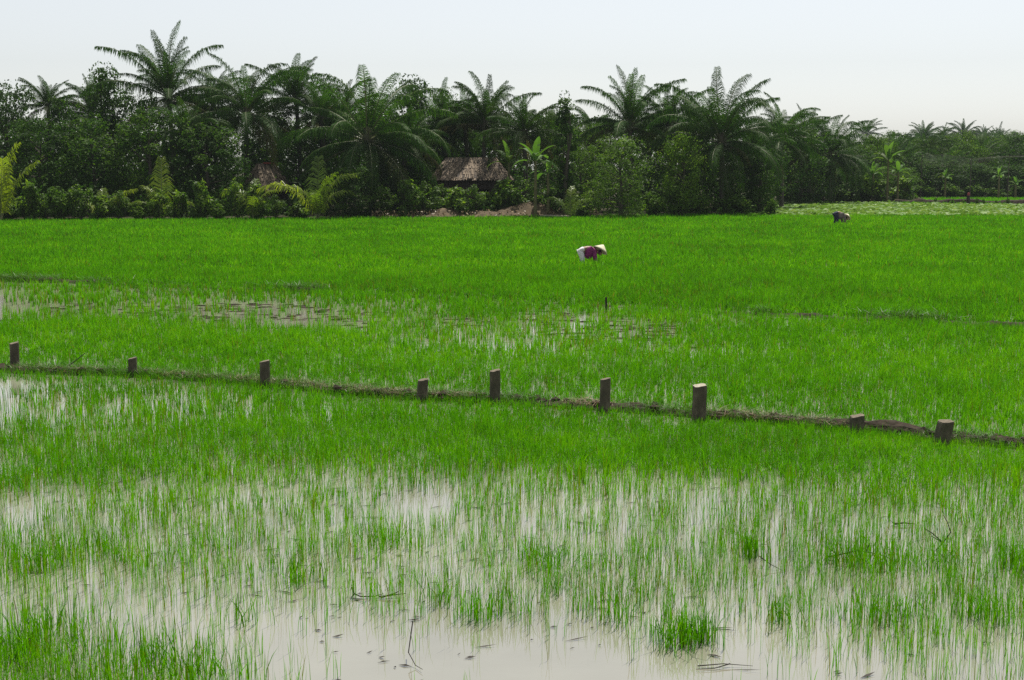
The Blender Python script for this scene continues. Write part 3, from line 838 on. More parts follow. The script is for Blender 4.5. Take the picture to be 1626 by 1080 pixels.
# young trunkless palms at the field edge
def young_palm(px, Y, spec, label):
    root = empty('young_palm', (at(px, Y)[0], Y, 0.1))
    for az, el, L, dr, tint in spec:
        b = MB()
        frond(b, R(az), R(el), L, R(dr), npair=44, ll=1.35, lw=.10, hang=.8, tint=tint)
        b.build('frond', [M['palm_young'], M['rachis']], root)
    return tag(root, label, 'palm', 'young palms at the field edge')
young_palm(2, 92, [(0, 86, 5.2, 28, .95), (20, 74, 4.6, 40, .8), (170, 70, 4.6, 40, .8), (-60, 80, 4.4, 30, .9), (100, 75, 4.2, 40, .6)], 'bright yellow-green young palm standing at the very left edge of the field')
young_palm(505, 95.4, [(15, 78, 4.3, 75, .8), (-30, 85, 3.6, 55, .5), (175, 76, 3.6, 90, .75), (195, 62, 4.8, 88, .95), (90, 86, 4.3, 20, .3), (-90, 70, 3.2, 90, .4), (30, 68, 3.6, 95, .6)], 'young palm with yellowish arching fronds between the small hut and the dark thicket')
young_palm(258, 95, [(100, 86, 4.2, 18, .8), (10, 60, 2.6, 90, .6), (190, 60, 2.6, 90, .6), (150, 75, 3.0, 60, .7)], 'young palm with a single upright plume above the left hedge')
young_palm(160, 94.5, [(20, 60, 3.2, 50, .9), (165, 60, 2.8, 100, .8), (95, 80, 2.6, 60, .5), (45, 70, 2.6, 80, .8)], 'low young palm spreading two pale fronds like a V over the left hedge')
young_palm(402, 95, [(160, 80, 3.6, 120, .7), (20, 80, 2.8, 80, .8), (90, 85, 3.2, 60, .5), (-80, 75, 2.4, 80, .7)], 'young palm drooping beside the lower side of the small leaning hut')
young_palm(905, 96, [(30, 70, 2.2, 80, .4), (150, 70, 2.4, 80, .4), (80, 85, 2.6, 60, .5)], 'small dull young palm by the pale log at the dirt heap')

# ------------------------------------------------------------------ broadleaf trees
BT = [
 (18, 108, 126, 110, 'round_a', 'rounded dark tree at the left edge of the treeline, behind the bright young palm'),
 (62, 100, 185, 130, 'dark_low', 'low spreading dark tree in front of the small left palm'),
 (105, 112, 150, 100, 'spread_a', 'dark broad tree filling the dip between the two leftmost palms'),
 (172, 109, 97, 84, 'tall_a', 'highest leafy treetop, rounded and open, just left of the tallest palm'),
 (150, 101, 180, 130, 'round_b', 'dense dark tree below the highest leafy treetop'),
 (222, 110, 140, 100, 'round_a', 'leafy tree crowding the left side of the tallest palm'),
 (245, 100.5, 170, 130, 'dark_low', 'large dark round tree directly below the tallest palm'),
 (318, 110, 160, 110, 'spread_a', 'dark tree right below the tallest palm on its right'),
 (335, 101, 195, 120, 'dark_low', 'deep shaded tree left of the small leaning hut'),
 (425, 113, 150, 100, 'round_b', 'dark tree behind the ragged palm'),
 (478, 105, 210, 80, 'dark_low', 'shaded tree right of the small leaning hut'),
 (515, 113, 150, 90, 'tall_a', 'narrow dark tree between the upright palm and the widest palm'),
 (565, 98.5, 262, 90, 'dark_low', 'almost black thicket tree at the field edge under the widest palm'),
 (628, 108, 190, 100, 'round_a', 'dark tree behind the right side of the widest palm'),
 (655, 112, 116, 86, 'tall_a', 'pointed leafy treetop right of the widest palm'),
 (705, 116, 138, 84, 'bright_b', 'greener treetop between the pointed treetop and the spear-fronded palm'),
 (672, 108, 225, 60, 'dark_low', 'shadowy tree at the left end of the long thatched hut'),
 (745, 118, 180, 90, 'round_b', 'dark tree behind the long thatched hut'),
 (800, 118, 170, 90, 'spread_a', 'dark tree behind the palm right of the long hut'),
 (868, 112, 170, 70, 'bright_a', 'light green tree left of the slim dark tree'),
 (896, 100.5, 143, 44, 'slim_a', 'slim dark tree with a narrow column of leaves and straight trunk'),
 (935, 110, 190, 90, 'bright_a', 'leafy tree right of the slim dark tree'),
 (1030, 118, 182, 90, 'round_a', 'dark tree behind the twin palms'),
 (985, 99, 214, 130, 'bamboo_a', 'big round light green bush with fine leaves in front of the twin palms'),
 (925, 102, 225, 80, 'bright_a', 'shaggy green tree between the banana plant and the big round bush'),
 (1082, 101.5, 208, 84, 'bright_b', 'smaller round bush tree with glossy leaves right of the big round bush'),
 (1100, 114, 200, 80, 'round_b', 'dark tree left behind the bare-trunk palm'),
 (1165, 110, 238, 90, 'dark_low', 'very dark low tree right behind the bare palm trunk'),
 (1205, 106.5, 228, 84, 'dark_low', 'dark hanging tree at the corner where the treeline ends at the lotus patch'),
 (1262, 141, 225, 90, 'round_b', 'dark tree at the back of the gap, left end of the lotus patch'),
 (1300, 142, 250, 90, 'dark_low', 'low shaded tree behind the left part of the lotus patch'),
 (1350, 143, 232, 100, 'dark_low', 'broad dark tree behind the dark-clothed person'),
 (1392, 150, 214, 80, 'bright_b', 'light green rounded tree right of the last big palm'),
 (1418, 143, 262, 80, 'bright_a', 'leafy tree beside the banana clump behind the lotus patch'),
 (1440, 160, 240, 90, 'round_b', 'dull tree left behind the long net'),
 (1490, 163, 250, 100, 'dark_low', 'shaded tree under the net, behind the far bund'),
 (1535, 172, 225, 90, 'bright_b', 'green tree below the hazy palms at the net'),
 (1545, 162, 258, 90, 'dark_low', 'dark low tree behind the red-topped post'),
 (1600, 162, 262, 100, 'dark_low', 'dark low tree behind the yellow-green banana plants'),
 (1612, 180, 210, 70, 'tall_a', 'dark pointed treetop close to the right edge of the photo'),
 (1640, 165, 225, 90, 'round_a', 'tree cut by the right edge of the photo'),
 (1378, 170, 212, 76, 'bright_b', 'first from the left of the soft green treetops under the hazy skyline'),
 (1424, 182, 214, 84, 'round_b', 'second from the left of the soft green treetops under the hazy skyline'),
 (1462, 188, 216, 80, 'bright_a', 'third from the left of the soft green treetops under the hazy skyline'),
 (1500, 192, 212, 84, 'spread_a', 'fourth from the left of the soft green treetops under the hazy skyline'),
 (1534, 198, 207, 80, 'bright_b', 'fifth from the left of the soft green treetops under the hazy skyline'),
 (1570, 200, 211, 84, 'bright_a', 'sixth from the left of the soft green treetops under the hazy skyline'),
 (1606, 205, 212, 84, 'round_a', 'seventh from the left of the soft green treetops under the hazy skyline'),
 (1648, 205, 206, 90, 'spread_a', 'last of the soft green treetops below the hazy skyline, at the right edge'),
]
for a in BT: tree(*a)
for i, px in enumerate(range(1262, 1720, 42)):
    tree(px, 226 + (i % 2) * 8, random.uniform(216, 226), 84, ['round_a', 'bright_b', 'spread_a', 'dark_low'][i % 4],
         'tree in the close-packed row far behind the lotus patch, nearer trees before it', group='back row behind the lotus patch')
FART = [(1345, 400, 214, 50), (1415, 430, 206, 60), (1440, 480, 210, 60), (1485, 460, 206, 60), (1515, 440, 210, 50), (1545, 500, 204, 60), (1575, 470, 204, 50), (1605, 520, 206, 60), (1640, 480, 204, 70)]
for i, (px, Y, tp, w_) in enumerate(FART):
    tree(px, Y, tp, w_, ['round_a', 'bright_b', 'spread_a'][i % 3], f'{ORD[i]} from the left of the pale hazy trees on the far right skyline', group='hazy far trees')
# back row of the left wood, crowns filling in behind the palms
for i, px in enumerate(range(-150, 1290, 62)):
    Y = 124 + (i % 3) * 4
    tree(px + random.uniform(-12, 12), Y, random.uniform(175, 205), random.uniform(95, 130), ['round_a', 'round_b', 'spread_a', 'dark_low'][i % 4],
         'dark broadleaf tree crowded into the shadowy back row behind the coconut palms', group='back row of dark trees')
for i, px in enumerate([-60, -130, -210, 1700, 1780]):
    Y = 108 if px < 0 else 165
    tree(px, Y, 160 if px < 0 else 235, 120, ['round_a', 'spread_a'][i % 2], 'dark tree just outside the side edge of the photo', group='trees beyond the photo edge')

# undergrowth between the trunks: nobody could count it
ug = MB()
n_ = 52000
px = rng.uniform(-250, 1850, n_); dep = rng.random(n_) ** 1.3 * 22 + 2.0
ye = np.interp(px, [-900, 0, 600, 900, 1130, 1200, 1236, 1440, 1460, 1700, 2600], [90, 93, 97, 99.5, 104, 106, 139, 139, 156, 158, 165])
Yu = ye + dep
nohut = ((px > 675) & (px < 845) & (Yu < 108.5)) | ((px > 385) & (px < 460) & (Yu < 103))
hmax = np.where(nohut, .9, 1) * np.clip(1.2 + dep * .35, 0, 4.2) * (.55 + .9 * noise(px, dep, 24, 51))
hmax = np.where(nohut, np.minimum(hmax, 1.1), hmax)
zz = hmax * rng.random(n_)
Xu = (px - W / 2) * (Yu * CT + CAM_H * ST) / FPX
leaf_quads(ug, np.stack([Xu, Yu, zz + .1], 1), rng.normal(size=(n_, 3)) * .7 + np.array([0, -.2, .8]), .3 * (.6 + .9 * rng.random(n_)), np.clip(rng.normal(.35, .2, n_), 0, 1))
tag(ug.build('undergrowth', M['leaf_dark']), 'dark tangled undergrowth between the trunks of the treeline', 'undergrowth', kind='stuff')

# ------------------------------------------------------------------ shrubs
SH = [
 (12, 93.5, 318, 40), (48, 93.5, 286, 44), (72, 94, 305, 40), (98, 93.8, 290, 50), (128, 94.2, 288, 46), (160, 93.8, 308, 44), (190, 94.5, 300, 46), (222, 94.6, 318, 40), (250, 94.8, 296, 40), (285, 94.8, 302, 42), (320, 95, 284, 38), (348, 95, 312, 42), (378, 95.3, 276, 36), (408, 95.6, 288, 44), (438, 96.3, 306, 40), (474, 96.6, 318, 34)]
for i, (px_, Y, tp, w_) in enumerate(SH):
    shrub(px_, Y, tp, w_ * 1.15, f'{ORD[i]} shrub from the left in the light green hedge along the left field edge', i % 4 if i % 5 else 1, group='left hedge shrubs')
SH2 = [(612, 99, 300, 44), (648, 98.8, 283, 46), (682, 99, 280, 44), (716, 99.5, 296, 40), (748, 99.5, 292, 42), (790, 101, 300, 44), (822, 101, 300, 46), (868, 100.5, 290, 50), (918, 99.5, 310, 40)]
SH2 = [(612, 99, 300, 44), (648, 98.8, 281, 50), (676, 99.2, 284, 48), (704, 102, 287, 46), (726, 99.5, 294, 42), (752, 100, 290, 46), (782, 102.5, 296, 48), (802, 101, 282, 50), (828, 101, 276, 56), (868, 100.5, 288, 52), (918, 99.5, 308, 40)]
for i, (px_, Y, tp, w_) in enumerate(SH2):
    shrub(px_, Y, tp, w_ * 1.15, f'{ORD[i]} shrub from the left in the row in front of the long thatched hut', i % 3, group='shrubs before the long hut')
for i, (px_, Y, tp, w_) in enumerate([(1040, 100, 300, 46), (1075, 101, 290, 50), (1110, 102.5, 305, 44), (1148, 103.5, 310, 46), (1178, 104, 306, 46)]):
    shrub(px_, Y, tp, w_ * 1.15, f'{ORD[i]} dull shrub from the left below the bare-trunk palm', 3, group='shaded shrubs below the bare-trunk palm')
for i, (px_, Y, tp, w_) in enumerate([(1142, 101.2, 327, 13), (1163, 101.5, 331, 11), (1185, 101.5, 331, 11), (1210, 100.8, 334, 11)]):
    shrub(px_, Y, tp, w_, f'{ORD[i]} from the left of four tiny round bushes planted in the rice edge', 3, 'sapling', 'tiny bushes at the rice edge')
shrub(1224, 103, 312, 24, 'leafy stump-like dark bush at the near left corner of the lotus patch', 3)
shrub(1258, 98.5, 343, 18, 'flat dark weed clump in the rice left of the dark-clothed person', 3, 'weed_clump')
for i, (px_, Y, tp, w_) in enumerate([(1256, 139.5, 296, 44), (1290, 139.5, 290, 44), (1330, 139.5, 296, 46), (1372, 139.2, 275, 44), (1396, 139, 282, 40), (1436, 140, 280, 40), (1470, 158, 290, 40), (1510, 158, 288, 40), (1545, 158.5, 292, 36), (1580, 158, 296, 36), (1622, 158, 292, 40)]):
    shrub(px_, Y, tp, w_ * 1.15, f'{ORD[i]} shrub from the left in the shaded row behind the lotus patch', 1 if 1360 < px_ < 1440 else 3, group='shrubs behind the lotus patch')
for i, px_ in enumerate([1485, 1512, 1529, 1551, 1562, 1582, 1600]):
    shrub(px_, 131.5, 313 + (i % 3) * 2, 7, f'{ORD[i]} tiny dark plant from the left on the far brown bund', 3, 'sapling', 'tiny plants on the far bund')

# ------------------------------------------------------------------ banana plants
def banana(px, Y, top, nl, label, spread=1.0):
    z = ztop(top, Y)
    root = empty('banana_plant', (at(px, Y)[0], Y, 0.1), random.uniform(0, 6.28))
    L = max(1.1, z * .36)
    b = MB(); zs = z - L * .75
    b.tube([(0, 0, -.1), (.02, 0, zs * .5), (.0, .02, zs), (0, 0, zs + L * .3)], [.13, .11, .08, .03], 8)
    b.build('stem', M['stem'], root)
    for k in range(nl):
        az = k * 2.4 + random.uniform(-.3, .3); q = k / max(1, nl - 1)
        el = R(82 - 62 * q + random.uniform(-8, 8)); dr = R(30 + 75 * q) * spread
        N = 12; p = Vector((0, 0, zs - .1 * q)); rows = []
        for i in range(N + 1):
            t = i / N; e = el - dr * t ** 1.4
            d = Vector((math.cos(az) * math.cos(e), math.sin(az) * math.cos(e), math.sin(e)))
            s_ = d.cross(Vector((0, 0, 1)))
            s_.normalize(); u_ = s_.cross(d)
            w_ = 0 if t < .14 else L * .15 * math.sin(math.pi * min(1, (t - .14) / .86 * .93 + .07)) ** .55
            w_ *= random.uniform(.82, 1.08)
            rows.append((p.copy(), s_, u_, max(.012, w_)))
            p = p + d * (L / N)
        vs = []
        for p_, s_, u_, w_ in rows:
            vs += [p_ - s_ * w_ + u_ * w_ * .3, p_, p_ + s_ * w_ + u_ * w_ * .3]
        fs = []
        for i in range(N):
            for j in range(2):
                if i > 3 and random.random() < .06: continue
                a = i * 3 + j; fs.append((a, a + 1, a + 4, a + 3))
        lb = MB(); lb.add([tuple(q_) for q_ in vs], fs, random.uniform(.35, .95) - .2 * q)
        lb.build('leaf', M['banana'], root)
    return tag(root, label, 'banana plant', 'banana plants')
banana(850, 98.5, 226, 9, 'tall banana plant with bright paddle leaves right of the long thatched hut')
banana(870, 99.5, 255, 7, 'shorter banana plant leaning against the slim dark tree')
banana(808, 103, 232, 7, 'banana plant rising over the right end of the long thatched roof')
banana(1255, 138, 248, 8, 'bright banana plant at the left end of the lotus patch backdrop')
banana(1290, 138.5, 252, 8, 'banana plant with pale drooping leaves left of the dark-clothed person')
banana(1385, 139, 262, 8, 'left banana plant of the leafy clump behind the lotus patch')
banana(1408, 138, 232, 9, 'tallest banana plant with an upright spear leaf behind the lotus patch')
banana(1425, 139, 258, 8, 'right banana plant of the leafy clump behind the lotus patch')
banana(1585, 155, 268, 8, 'yellow-green banana plant on the far bank below the net')
banana(1612, 156, 283, 7, 'short banana plant nearest the right edge of the photo')
banana(1500, 156, 272, 7, 'dull banana plant below the middle of the net')

# ------------------------------------------------------------------ lotus patch
lo = MB()
n_ = 15000
px = rng.uniform(1190, 1800, n_); Yl = rng.uniform(101.5, 137, n_)
Xl = (px - W / 2) * (Yl * CT + CAM_H * ST) / FPX
ok = (Yl < edge_y(px) - .8) & ((px > 1215) | (Yl < 108)) & ((px < 1425) | (Yl < 131))
Xl, Yl = Xl[ok], Yl[ok]; n_ = len(Xl)
zl = .06 + .14 * noise(Xl, Yl, 2.5, 61) * (.5 + rng.random(n_)); rl = .09 + .13 * rng.random(n_)
tx, ty = rng.normal(0, .28, n_), rng.normal(-.1, .28, n_)
ang = np.linspace(0, 2 * np.pi, 8, endpoint=False)
ring = np.stack([Xl[:, None] + rl[:, None] * np.cos(ang), Yl[:, None] + rl[:, None] * np.sin(ang),
                 zl[:, None] + .04 + rl[:, None] * (np.cos(ang) * tx[:, None] + np.sin(ang) * ty[:, None])], 2)
cen = np.stack([Xl, Yl, zl], 1)[:, None, :]
vv = np.concatenate([ring, cen], 1).reshape(-1, 3)
ff = np.concatenate([np.arange(n_)[:, None] * 9 + np.array([[k, (k + 1) % 8, 8]]) for k in range(8)])
lo.add(vv, ff, np.repeat(np.clip(rng.normal(.5, .25, n_), 0, 1), 9))
tag(lo.build('lotus_leaves', M['lotus']), 'pale green lotus leaves covering the far right pond', 'lotus', kind='stuff')

# ------------------------------------------------------------------ thatched huts
def hut(px, Y, zr, ze, w, d, rz, label, ridge=.62, door=True, red=False):
    root = empty('thatched_hut', (at(px, Y)[0], Y, .2), rz)
    zr -= .2; ze -= .2
    hw, hd, rw = w / 2, d / 2, w / 2 * ridge
    rf = MB()
    E = [(-hw, -hd, ze), (hw, -hd, ze), (hw, hd, ze), (-hw, hd, ze)]
    Rg = [(-rw, 0, zr), (rw, 0, zr)]
    E2 = [(x, y, z - .1) for x, y, z in E]
    vs = E + Rg + E2
    rf.add(vs, [(0, 1, 5, 4), (2, 3, 4, 5), (1, 0, 6, 7), (2, 1, 7, 8), (3, 2, 8, 9), (0, 3, 9, 6), (9, 8, 7, 6)], mat=1)
    rf.add(vs, [(1, 2, 5), (3, 0, 4)], mat=1)
    # palm-leaf strips laid down each slope in overlapping courses
    def slope(a, b, c_, d_):
        a, b, c_, d_ = map(lambda q: np.array(q, float), (a, b, c_, d_))   # eave a-b, ridge d-c
        nn = np.cross(b - a, d_ - a); nn /= np.linalg.norm(nn)
        if nn[2] < 0: nn = -nn
        for course in range(7):
            t0 = course / 7
            for k in range(int(70 * np.linalg.norm(b - a) / 5)):
                s_ = random.random(); t1 = max(-.10, t0 - random.uniform(.08, .16)); t2 = min(1.0, t0 + .19)
                sk = random.uniform(-.02, .05)
                lo_ = (a + (b - a) * s_) * (1 - t1) + (d_ + (c_ - d_) * s_) * t1
                s2 = min(1, max(0, s_ + sk)); hi_ = (a + (b - a) * s2) * (1 - t2) + (d_ + (c_ - d_) * s2) * t2
                w_ = (b - a) / np.linalg.norm(b - a) * random.uniform(.03, .06)
                of = nn * random.uniform(.03, .1)
                ti = random.random()
                rf.add([lo_ - w_ + of, lo_ + w_ + of, hi_ + w_ + nn * .03, hi_ - w_ + nn * .03], [(0, 1, 2, 3)], ti, 0)
    slope(E[0], E[1], Rg[1], Rg[0]); slope(E[2], E[3], Rg[0], Rg[1])
    slope(E[1], E[2], Rg[1], Rg[1]); slope(E[3], E[0], Rg[0], Rg[0])
    rf.build('roof', [M['thatch'], M['thatch_base']], root)
    x0, x1, y0, y1 = -hw * .85, hw * .85, -hd * .72, hd * .72
    dx = hw * .28
    wl = MB()
    wl.box((x0, y0, -.2), (dx - .5, y0 + .08, ze + .05)); wl.box((dx + .5, y0, -.2), (x1, y0 + .08, ze + .05)); wl.box((dx - .5, y0 + .01, 1.75), (dx + .5, y0 + .07, ze + .05))
    wl.build('front_wall', M['wall_dark'], root)
    wl = MB(); wl.box((x0, y1 - .08, -.2), (x1, y1, ze + .05)); wl.build('rear_wall', M['wall_dark'], root)
    for xx in (x0 + .003, x1 - .083):
        wl = MB(); wl.box((xx, y0 + .083, -.2), (xx + .08, y1 - .083, ze + .05)); wl.build('end_wall', M['wall_dark'], root)
    for xx in (x0, dx - .5, dx + .5, x1):
        p_ = MB(); p_.tube([(xx, y0 - .1, -.25), (xx, y0 - .1, ze)], [.06, .05], 7); p_.build('post', M['bark'], root)
    if red:
        r2 = MB(); r2.box((-rw * .2, -.25, zr - .02), (rw * .8, .2, zr + .09)); r2.build('ridge_cover', plain('faded red sheet', (.28, .05, .05)), root)
    return tag(root, label, 'hut', 'thatched huts')
hut(748, 108, 4.35, 2.75, 6.2, 4.6, .06, 'long hut with a grey palm-thatch roof behind the shrubs at the centre')
hut(424, 103.5, 3.9, 2.0, 3.0, 2.6, .75, 'small leaning thatched hut half hidden below the ragged dark palm', .5, red=True)

# ------------------------------------------------------------------ dirt heap, litter, log at the field edge
dm = MB()
nx, ny = 60, 10
vs = []
for i in range(nx + 1):
    for j in range(ny + 1):
        pxx = 585 + 370 * i / nx
        Yb = float(edge_y(pxx)) - .1 + j * .35
        env = math.sin(math.pi * i / nx) ** .5 * math.sin(math.pi * min(1, j / ny * .9 + .08))
        x = at(pxx, Yb)[0]
        hgt = env * (.25 + .6 * noise(x, Yb, 1.6, 71) + (.65 if 790 < pxx < 880 else 0) * math.sin(math.pi * min(1, max(0, (pxx - 780) / 110)))) + .1 * noise(x, Yb, .3, 72) - .05
        vs.append((x, Yb, hgt))
dm.add(vs, [(i * (ny + 1) + j, (i + 1) * (ny + 1) + j, (i + 1) * (ny + 1) + j + 1, i * (ny + 1) + j + 1) for i in range(nx) for j in range(ny)])
tag(dm.build('dirt_mound', M['dirt']), 'long heap of bare brown dirt at the field edge before the hut', 'dirt heap', kind='structure')
lt = MB()
n_ = 1500
pxr = rng.uniform(590, 950, n_)
Yr = np.array([float(edge_y(p)) for p in pxr]) + rng.uniform(-.1, 2.6, n_)
Xr = (pxr - W / 2) * (Yr * CT + CAM_H * ST) / FPX
leaf_quads(lt, np.stack([Xr, Yr, .12 + .5 * rng.random(n_)], 1), rng.normal(size=(n_, 3)) * .6 + np.array([0, -.4, 1]), .12 + .14 * rng.random(n_), rng.random(n_) ** .7)
tag(lt.build('dead_leaves', M['straw']), 'scattered dry leaves and husks on the brown dirt heap', 'litter', kind='stuff')
b = MB(); b.tube([(-1.0, 0, .09), (-.3, .03, .11), (.4, .0, .1), (1.1, .05, .08)], [.09, .085, .08, .07], 9)
o = b.build('log', M['plank']); o.location = (*at(880, 98.6)[:2], .1)
tag(o, 'pale log lying along the field edge at the foot of the dirt heap', 'log')

# red-topped post on the far bund
t = empty('marker_post', (*at(1537, 131.8)[:2], .3))
b = MB(); b.tube([(0, 0, -.3), (0, 0, .3), (.02, 0, .62)], [.16, .17, .14], 8); b.build('shaft', M['twig'], t)
b = MB(); b.tube([(.02, 0, .6), (.02, 0, .68), (.02, 0, .82), (.02, 0, .92)], [.08, .13, .11, .04], 9); b.build('cap', plain('faded red cloth', (.28, .06, .065)), t)
tag(t, 'short dark post with a faded red top on the far brown bund', 'post')

# ------------------------------------------------------------------ long sagging net on poles
def net_mat():
    m, n, l, out = mat('fine grey net')
    d = n.new('ShaderNodeBsdfDiffuse'); d.inputs[0].default_value = (.20, .20, .17, 1)
    t = n.new('ShaderNodeBsdfTransparent')
    ms = n.new('ShaderNodeMixShader'); ms.inputs[0].default_value = .22
    l.new(t.outputs[0], ms.inputs[1]); l.new(d.outputs[0], ms.inputs[2]); l.new(ms.outputs[0], out.inputs[0])
    return m
nm = net_mat()
def net(pts, label):
    Ps = [Vector((at(px_, Y)[0], Y, ztop(py_, Y))) for px_, py_, py2, Y in pts]
    Qs = [Vector((at(px_, Y)[0], Y, ztop(py2, Y))) for px_, py_, py2, Y in pts]
    o0 = Vector((Ps[0].x, Ps[0].y, 0.1))
    root = empty('garden_net', o0)
    vs = []; N = 10
    for a, b_ in zip(Ps, Qs):
        for j in range(4):
            q = a.lerp(b_, j / 3) - o0; vs.append((q.x, q.y - .25 * math.sin(j), q.z))
    b = MB(); b.add(vs, [(i * 4 + j, (i + 1) * 4 + j, (i + 1) * 4 + j + 1, i * 4 + j + 1) for i in range(len(Ps) - 1) for j in range(3)], smooth=True)
    b.build('netting', nm, root)
    b = MB(); b.tube([tuple(p - o0) for p in Ps], .016, 5); b.build('top_rope', M['bark'], root)
    for k in range(0, len(Ps), 2):
        p = Ps[k] - o0; b = MB(); b.tube([(p.x, p.y + .06, -.2), (p.x, p.y + .06, p.z + .15)], [.05, .04], 6); b.build('pole', M['bark'], root)
    return tag(root, label, 'net', 'nets in front of the far trees')
net([(1238, 242, 254, 136), (1280, 243, 258, 136), (1325, 244, 262, 136), (1370, 248, 264, 136)], 'grey sagging net strung before the trees behind the dark-clothed person')
net([(1462, 246, 262, 153), (1500, 246, 266, 153), (1540, 252, 262, 153), (1575, 249, 254, 153), (1600, 248, 250.5, 153), (1640, 247.5, 250, 153)], 'grey net and pale top rope strung across the trees at the far right')

# ------------------------------------------------------------------ people
def skin_obj(name, verts, edges, rads, material, parent, root_i=0, sub=2):
    me = bpy.data.meshes.new(name)
    me.from_pydata(verts, edges, [])
    o = bpy.data.objects.new(name, me); col.objects.link(o); o.parent = parent
    md = o.modifiers.new('skin', 'SKIN'); md.use_smooth_shade = True
    sv = me.skin_vertices[0].data
    for i, r_ in enumerate(rads):
        sv[i].radius = (r_, r_) if np.isscalar(r_) else r_
        sv[i].use_root = (i == root_i)
    s = o.modifiers.new('subdivision', 'SUBSURF'); s.levels = sub; s.render_levels = sub
    me.materials.append(material)
    return o

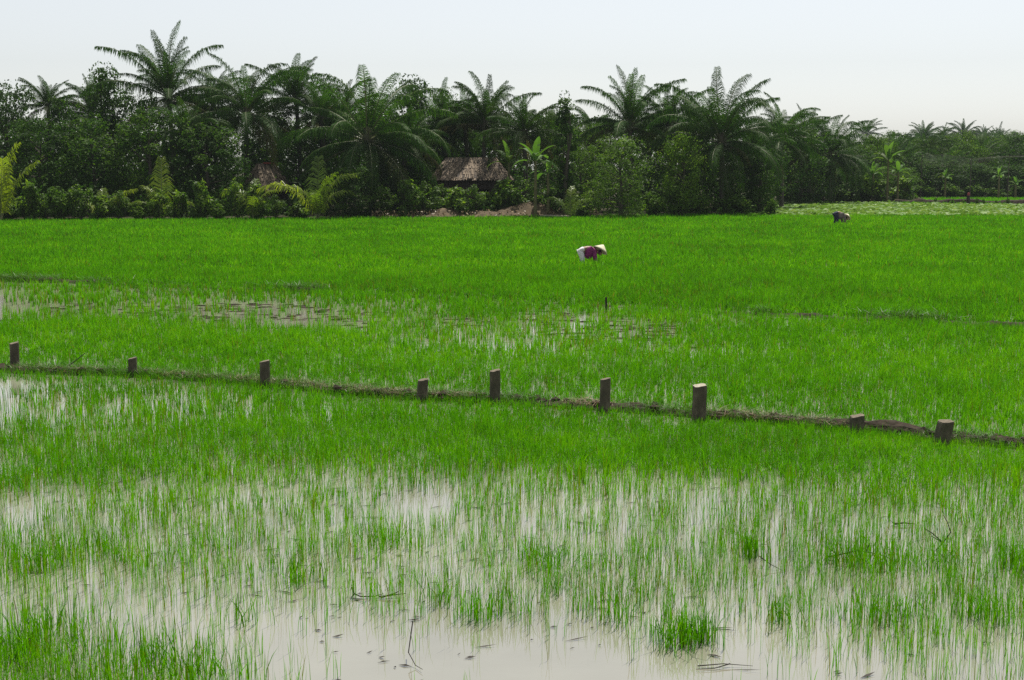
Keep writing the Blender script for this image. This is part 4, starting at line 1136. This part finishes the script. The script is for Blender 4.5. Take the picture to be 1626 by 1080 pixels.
SKIN = plain('brown skin', (.26, .15, .09), .5, .4, .12)
HAIR = plain('black hair', (.012, .01, .009), .5)
def person(loc, rz, label, shirt, trousers, headgear, scale=1.0, bend=0.0, hat_axis=(.50, .28, .82)):
    drop = lambda p: (p[0], p[1], p[2] - bend * max(0, p[0] - .12) / .5)
    root = empty('person', loc, rz); root.scale = (scale,) * 3
    # joints: facing +x, bent over at the hips, arms reaching down into the rice
    V, E, r_ = [], [], []
    def j(p, rad, par=None):
        V.append(drop(p)); r_.append(rad)
        if par is not None: E.append((par, len(V) - 1))
        return len(V) - 1
    pel = j((0, 0, .70), .115)
    sp1 = j((.16, 0, .72), .11, pel); sp2 = j((.32, 0, .70), .12, sp1); ch = j((.43, 0, .665), .10, sp2)
    nk = j((.52, 0, .625), .05, ch); hd = j((.585, 0, .60), .078, nk); h2 = j((.66, 0, .575), .085, hd); h3 = j((.71, 0, .56), .06, h2)
    nose = j((.665, 0, .485), .018, h2)
    for s in (-1, 1):
        hp = j((-.01, s * .095, .66), .095, pel); kn = j((.055, s * .12, .34), .06, hp); an = j((-.03, s * .12, -.03), .04, kn)
        ft = j((.06, s * .125, -.07), .036, an); j((.15, s * .13, -.075), .028, ft)
        sh = j((.43, s * .16, .64), .055, ch); el = j((.45, s * .20, .40), .042, sh); wr = j((.53, s * .13, .20), .028, el)
        pm = j((.555, s * .12, .14), .030, wr)
        for k, (dx, dy, ln) in enumerate([(-.026, 0, .062), (-.009, .004, .075), (.009, .004, .080), (.026, 0, .070)]):
            a = j((.555 + dx, s * (.12 + dy), .115), .009, pm); b_ = j((.562 + dx, s * (.115 + dy), .115 - ln * .5), .008, a); j((.575 + dx, s * (.10 + dy), .115 - ln), .0065, b_)
        a = j((.56, s * .085, .135), .011, pm); j((.575, s * .07, .095), .009, a)
    body = skin_obj('body', V, E, r_, SKIN, root)
    # trousers
    V, E, r_ = [], [], []
    p0 = j((-.03, 0, .70), .14); p1 = j((.13, 0, .715), .125, p0)
    for s in (-1, 1):
        a = j((-.035, s * .10, .64), .12, p0); b_ = j((.045, s * .125, .36), .085, a); c_ = j((-.0, s * .125, .12), .07, b_); j((-.01, s * .125, .08), .068, c_)
    skin_obj('trousers', V, E, r_, trousers, root)
    # loose blouse, hem hanging below the belly
    V, E, r_ = [], [], []
    p0 = j((.07, 0, .665), (.17, .155)); p1 = j((.20, 0, .64), (.20, .18), p0); p2 = j((.34, 0, .63), (.19, .175), p1); p3 = j((.46, 0, .64), .10, p2); j((.50, 0, .63), .07, p3)
    b0 = j((.25, 0, .48), (.14, .14), p1)
    j((.25, 0, .36), (.12, .13), b0)
    for s in (-1, 1):
        a = j((.44, s * .16, .63), .09, p3); b_ = j((.455, s * .205, .42), .075, a); j((.52, s * .145, .235), .06, b_)
    skin_obj('blouse', V, E, r_, shirt, root)
    # head scarf / hair at the nape
    V, E, r_ = [], [], []
    p0 = j((.555, 0, .625), .075); p1 = j((.63, 0, .61), .098, p0); j((.69, 0, .59), .07, p1)
    skin_obj('head_scarf', V, E, r_, headgear, root)
    for s in (-1, 1):
        b = MB(); b.tube([drop((.655, s * .074, .585)), drop((.655, s * .094, .575))], [.022, .012], 7); b.build('ear', SKIN, root)
        b = MB(); b.tube([drop((.69, s * .032, .498)), drop((.692, s * .032, .490))], [.012, .006], 7); b.build('eye', HAIR, root)
    b = MB(); b.tube([drop((.625, -.022, .494)), drop((.622, 0, .488)), drop((.625, .022, .494))], [.004, .007, .004], 6); b.build('mouth', plain('lips', (.25, .09, .07)), root)
    # conical palm-leaf hat
    ax = Vector(hat_axis).normalized(); c = Vector(drop((.635, 0, .655))); s1 = (Vector((0, 1, 0)) - ax * ax.y).normalized(); s2 = ax.cross(s1)
    N = 36; vs, fs = [], []
    prof = [(.265, 0), (.268, .006), (.20, .075), (.13, .14), (.06, .205), (.004, .24)]
    inner = [(.004, .228), (.06, .193), (.13, .128), (.20, .063), (.262, -.001)]
    for rr, hh in prof + inner:
        for k in range(N):
            a = 2 * math.pi * k / N; w_ = 1 + .008 * math.sin(a * 3)
            vs.append(tuple(c + ax * hh + (s1 * math.cos(a) + s2 * math.sin(a)) * rr * w_))
    for i in range(len(prof + inner) - 1):
        for k in range(N): fs.append((i * N + k, i * N + (k + 1) % N, (i + 1) * N + (k + 1) % N, (i + 1) * N + k))
    b = MB(); b.add(vs, fs, smooth=True)
    b.build('conical_hat', M['hat'], root)
    b = MB()
    b.tube([tuple(c + s1 * -.11 + ax * .06), drop((.60, -.085, .56)), drop((.60, 0, .495)), drop((.60, .085, .56)), tuple(c + s1 * .11 + ax * .06)], .006, 5); b.build('chin_strap', headgear, root)
    return tag(root, label, 'person')
M['hat'] = rough_mat('palm-leaf hat', [(.3, (.58, .52, .36)), (.7, (.74, .68, .50))], 30, bump=.2, rough=.7)
c = gnd(923, 421.5)
person((c[0], c[1], -.17), 0.0, 'stooping person in a magenta blouse, white trousers and conical hat amid the rice', plain('magenta blouse', (.20, .022, .12), .75, .3, .5, 12), plain('white trousers', (.72, .68, .70)), plain('dark purple scarf', (.05, .012, .05)), 1.12)
c = gnd(1327, 357.5)
person((c[0], c[1], 0), 0.22, 'stooping person in dark trousers and grey-brown blouse by the lotus patch', plain('grey brown blouse', (.15, .125, .115), .8, .3, .4, 12), plain('navy trousers', (.02, .022, .05)), plain('black scarf', (.02, .017, .016)), 1.12, .20, (.6, .25, .7))

# ------------------------------------------------------------------ haze
hb = MB(); hb.box((-950, -60, -1.3), (950, 1050, 18.5))
m, n, l, out = mat('haze')
pv = n.new('ShaderNodeVolumePrincipled')
pv.inputs['Color'].default_value = (.24, .275, .29, 1)
pv.inputs['Density'].default_value = HAZE_DENSITY
pv.inputs['Anisotropy'].default_value = 0.2
l.new(pv.outputs[0], out.inputs['Volume'])
hz = hb.build('haze', m)
tag(hz, 'thin pale haze hanging over the fields and trees', 'haze', kind='stuff')
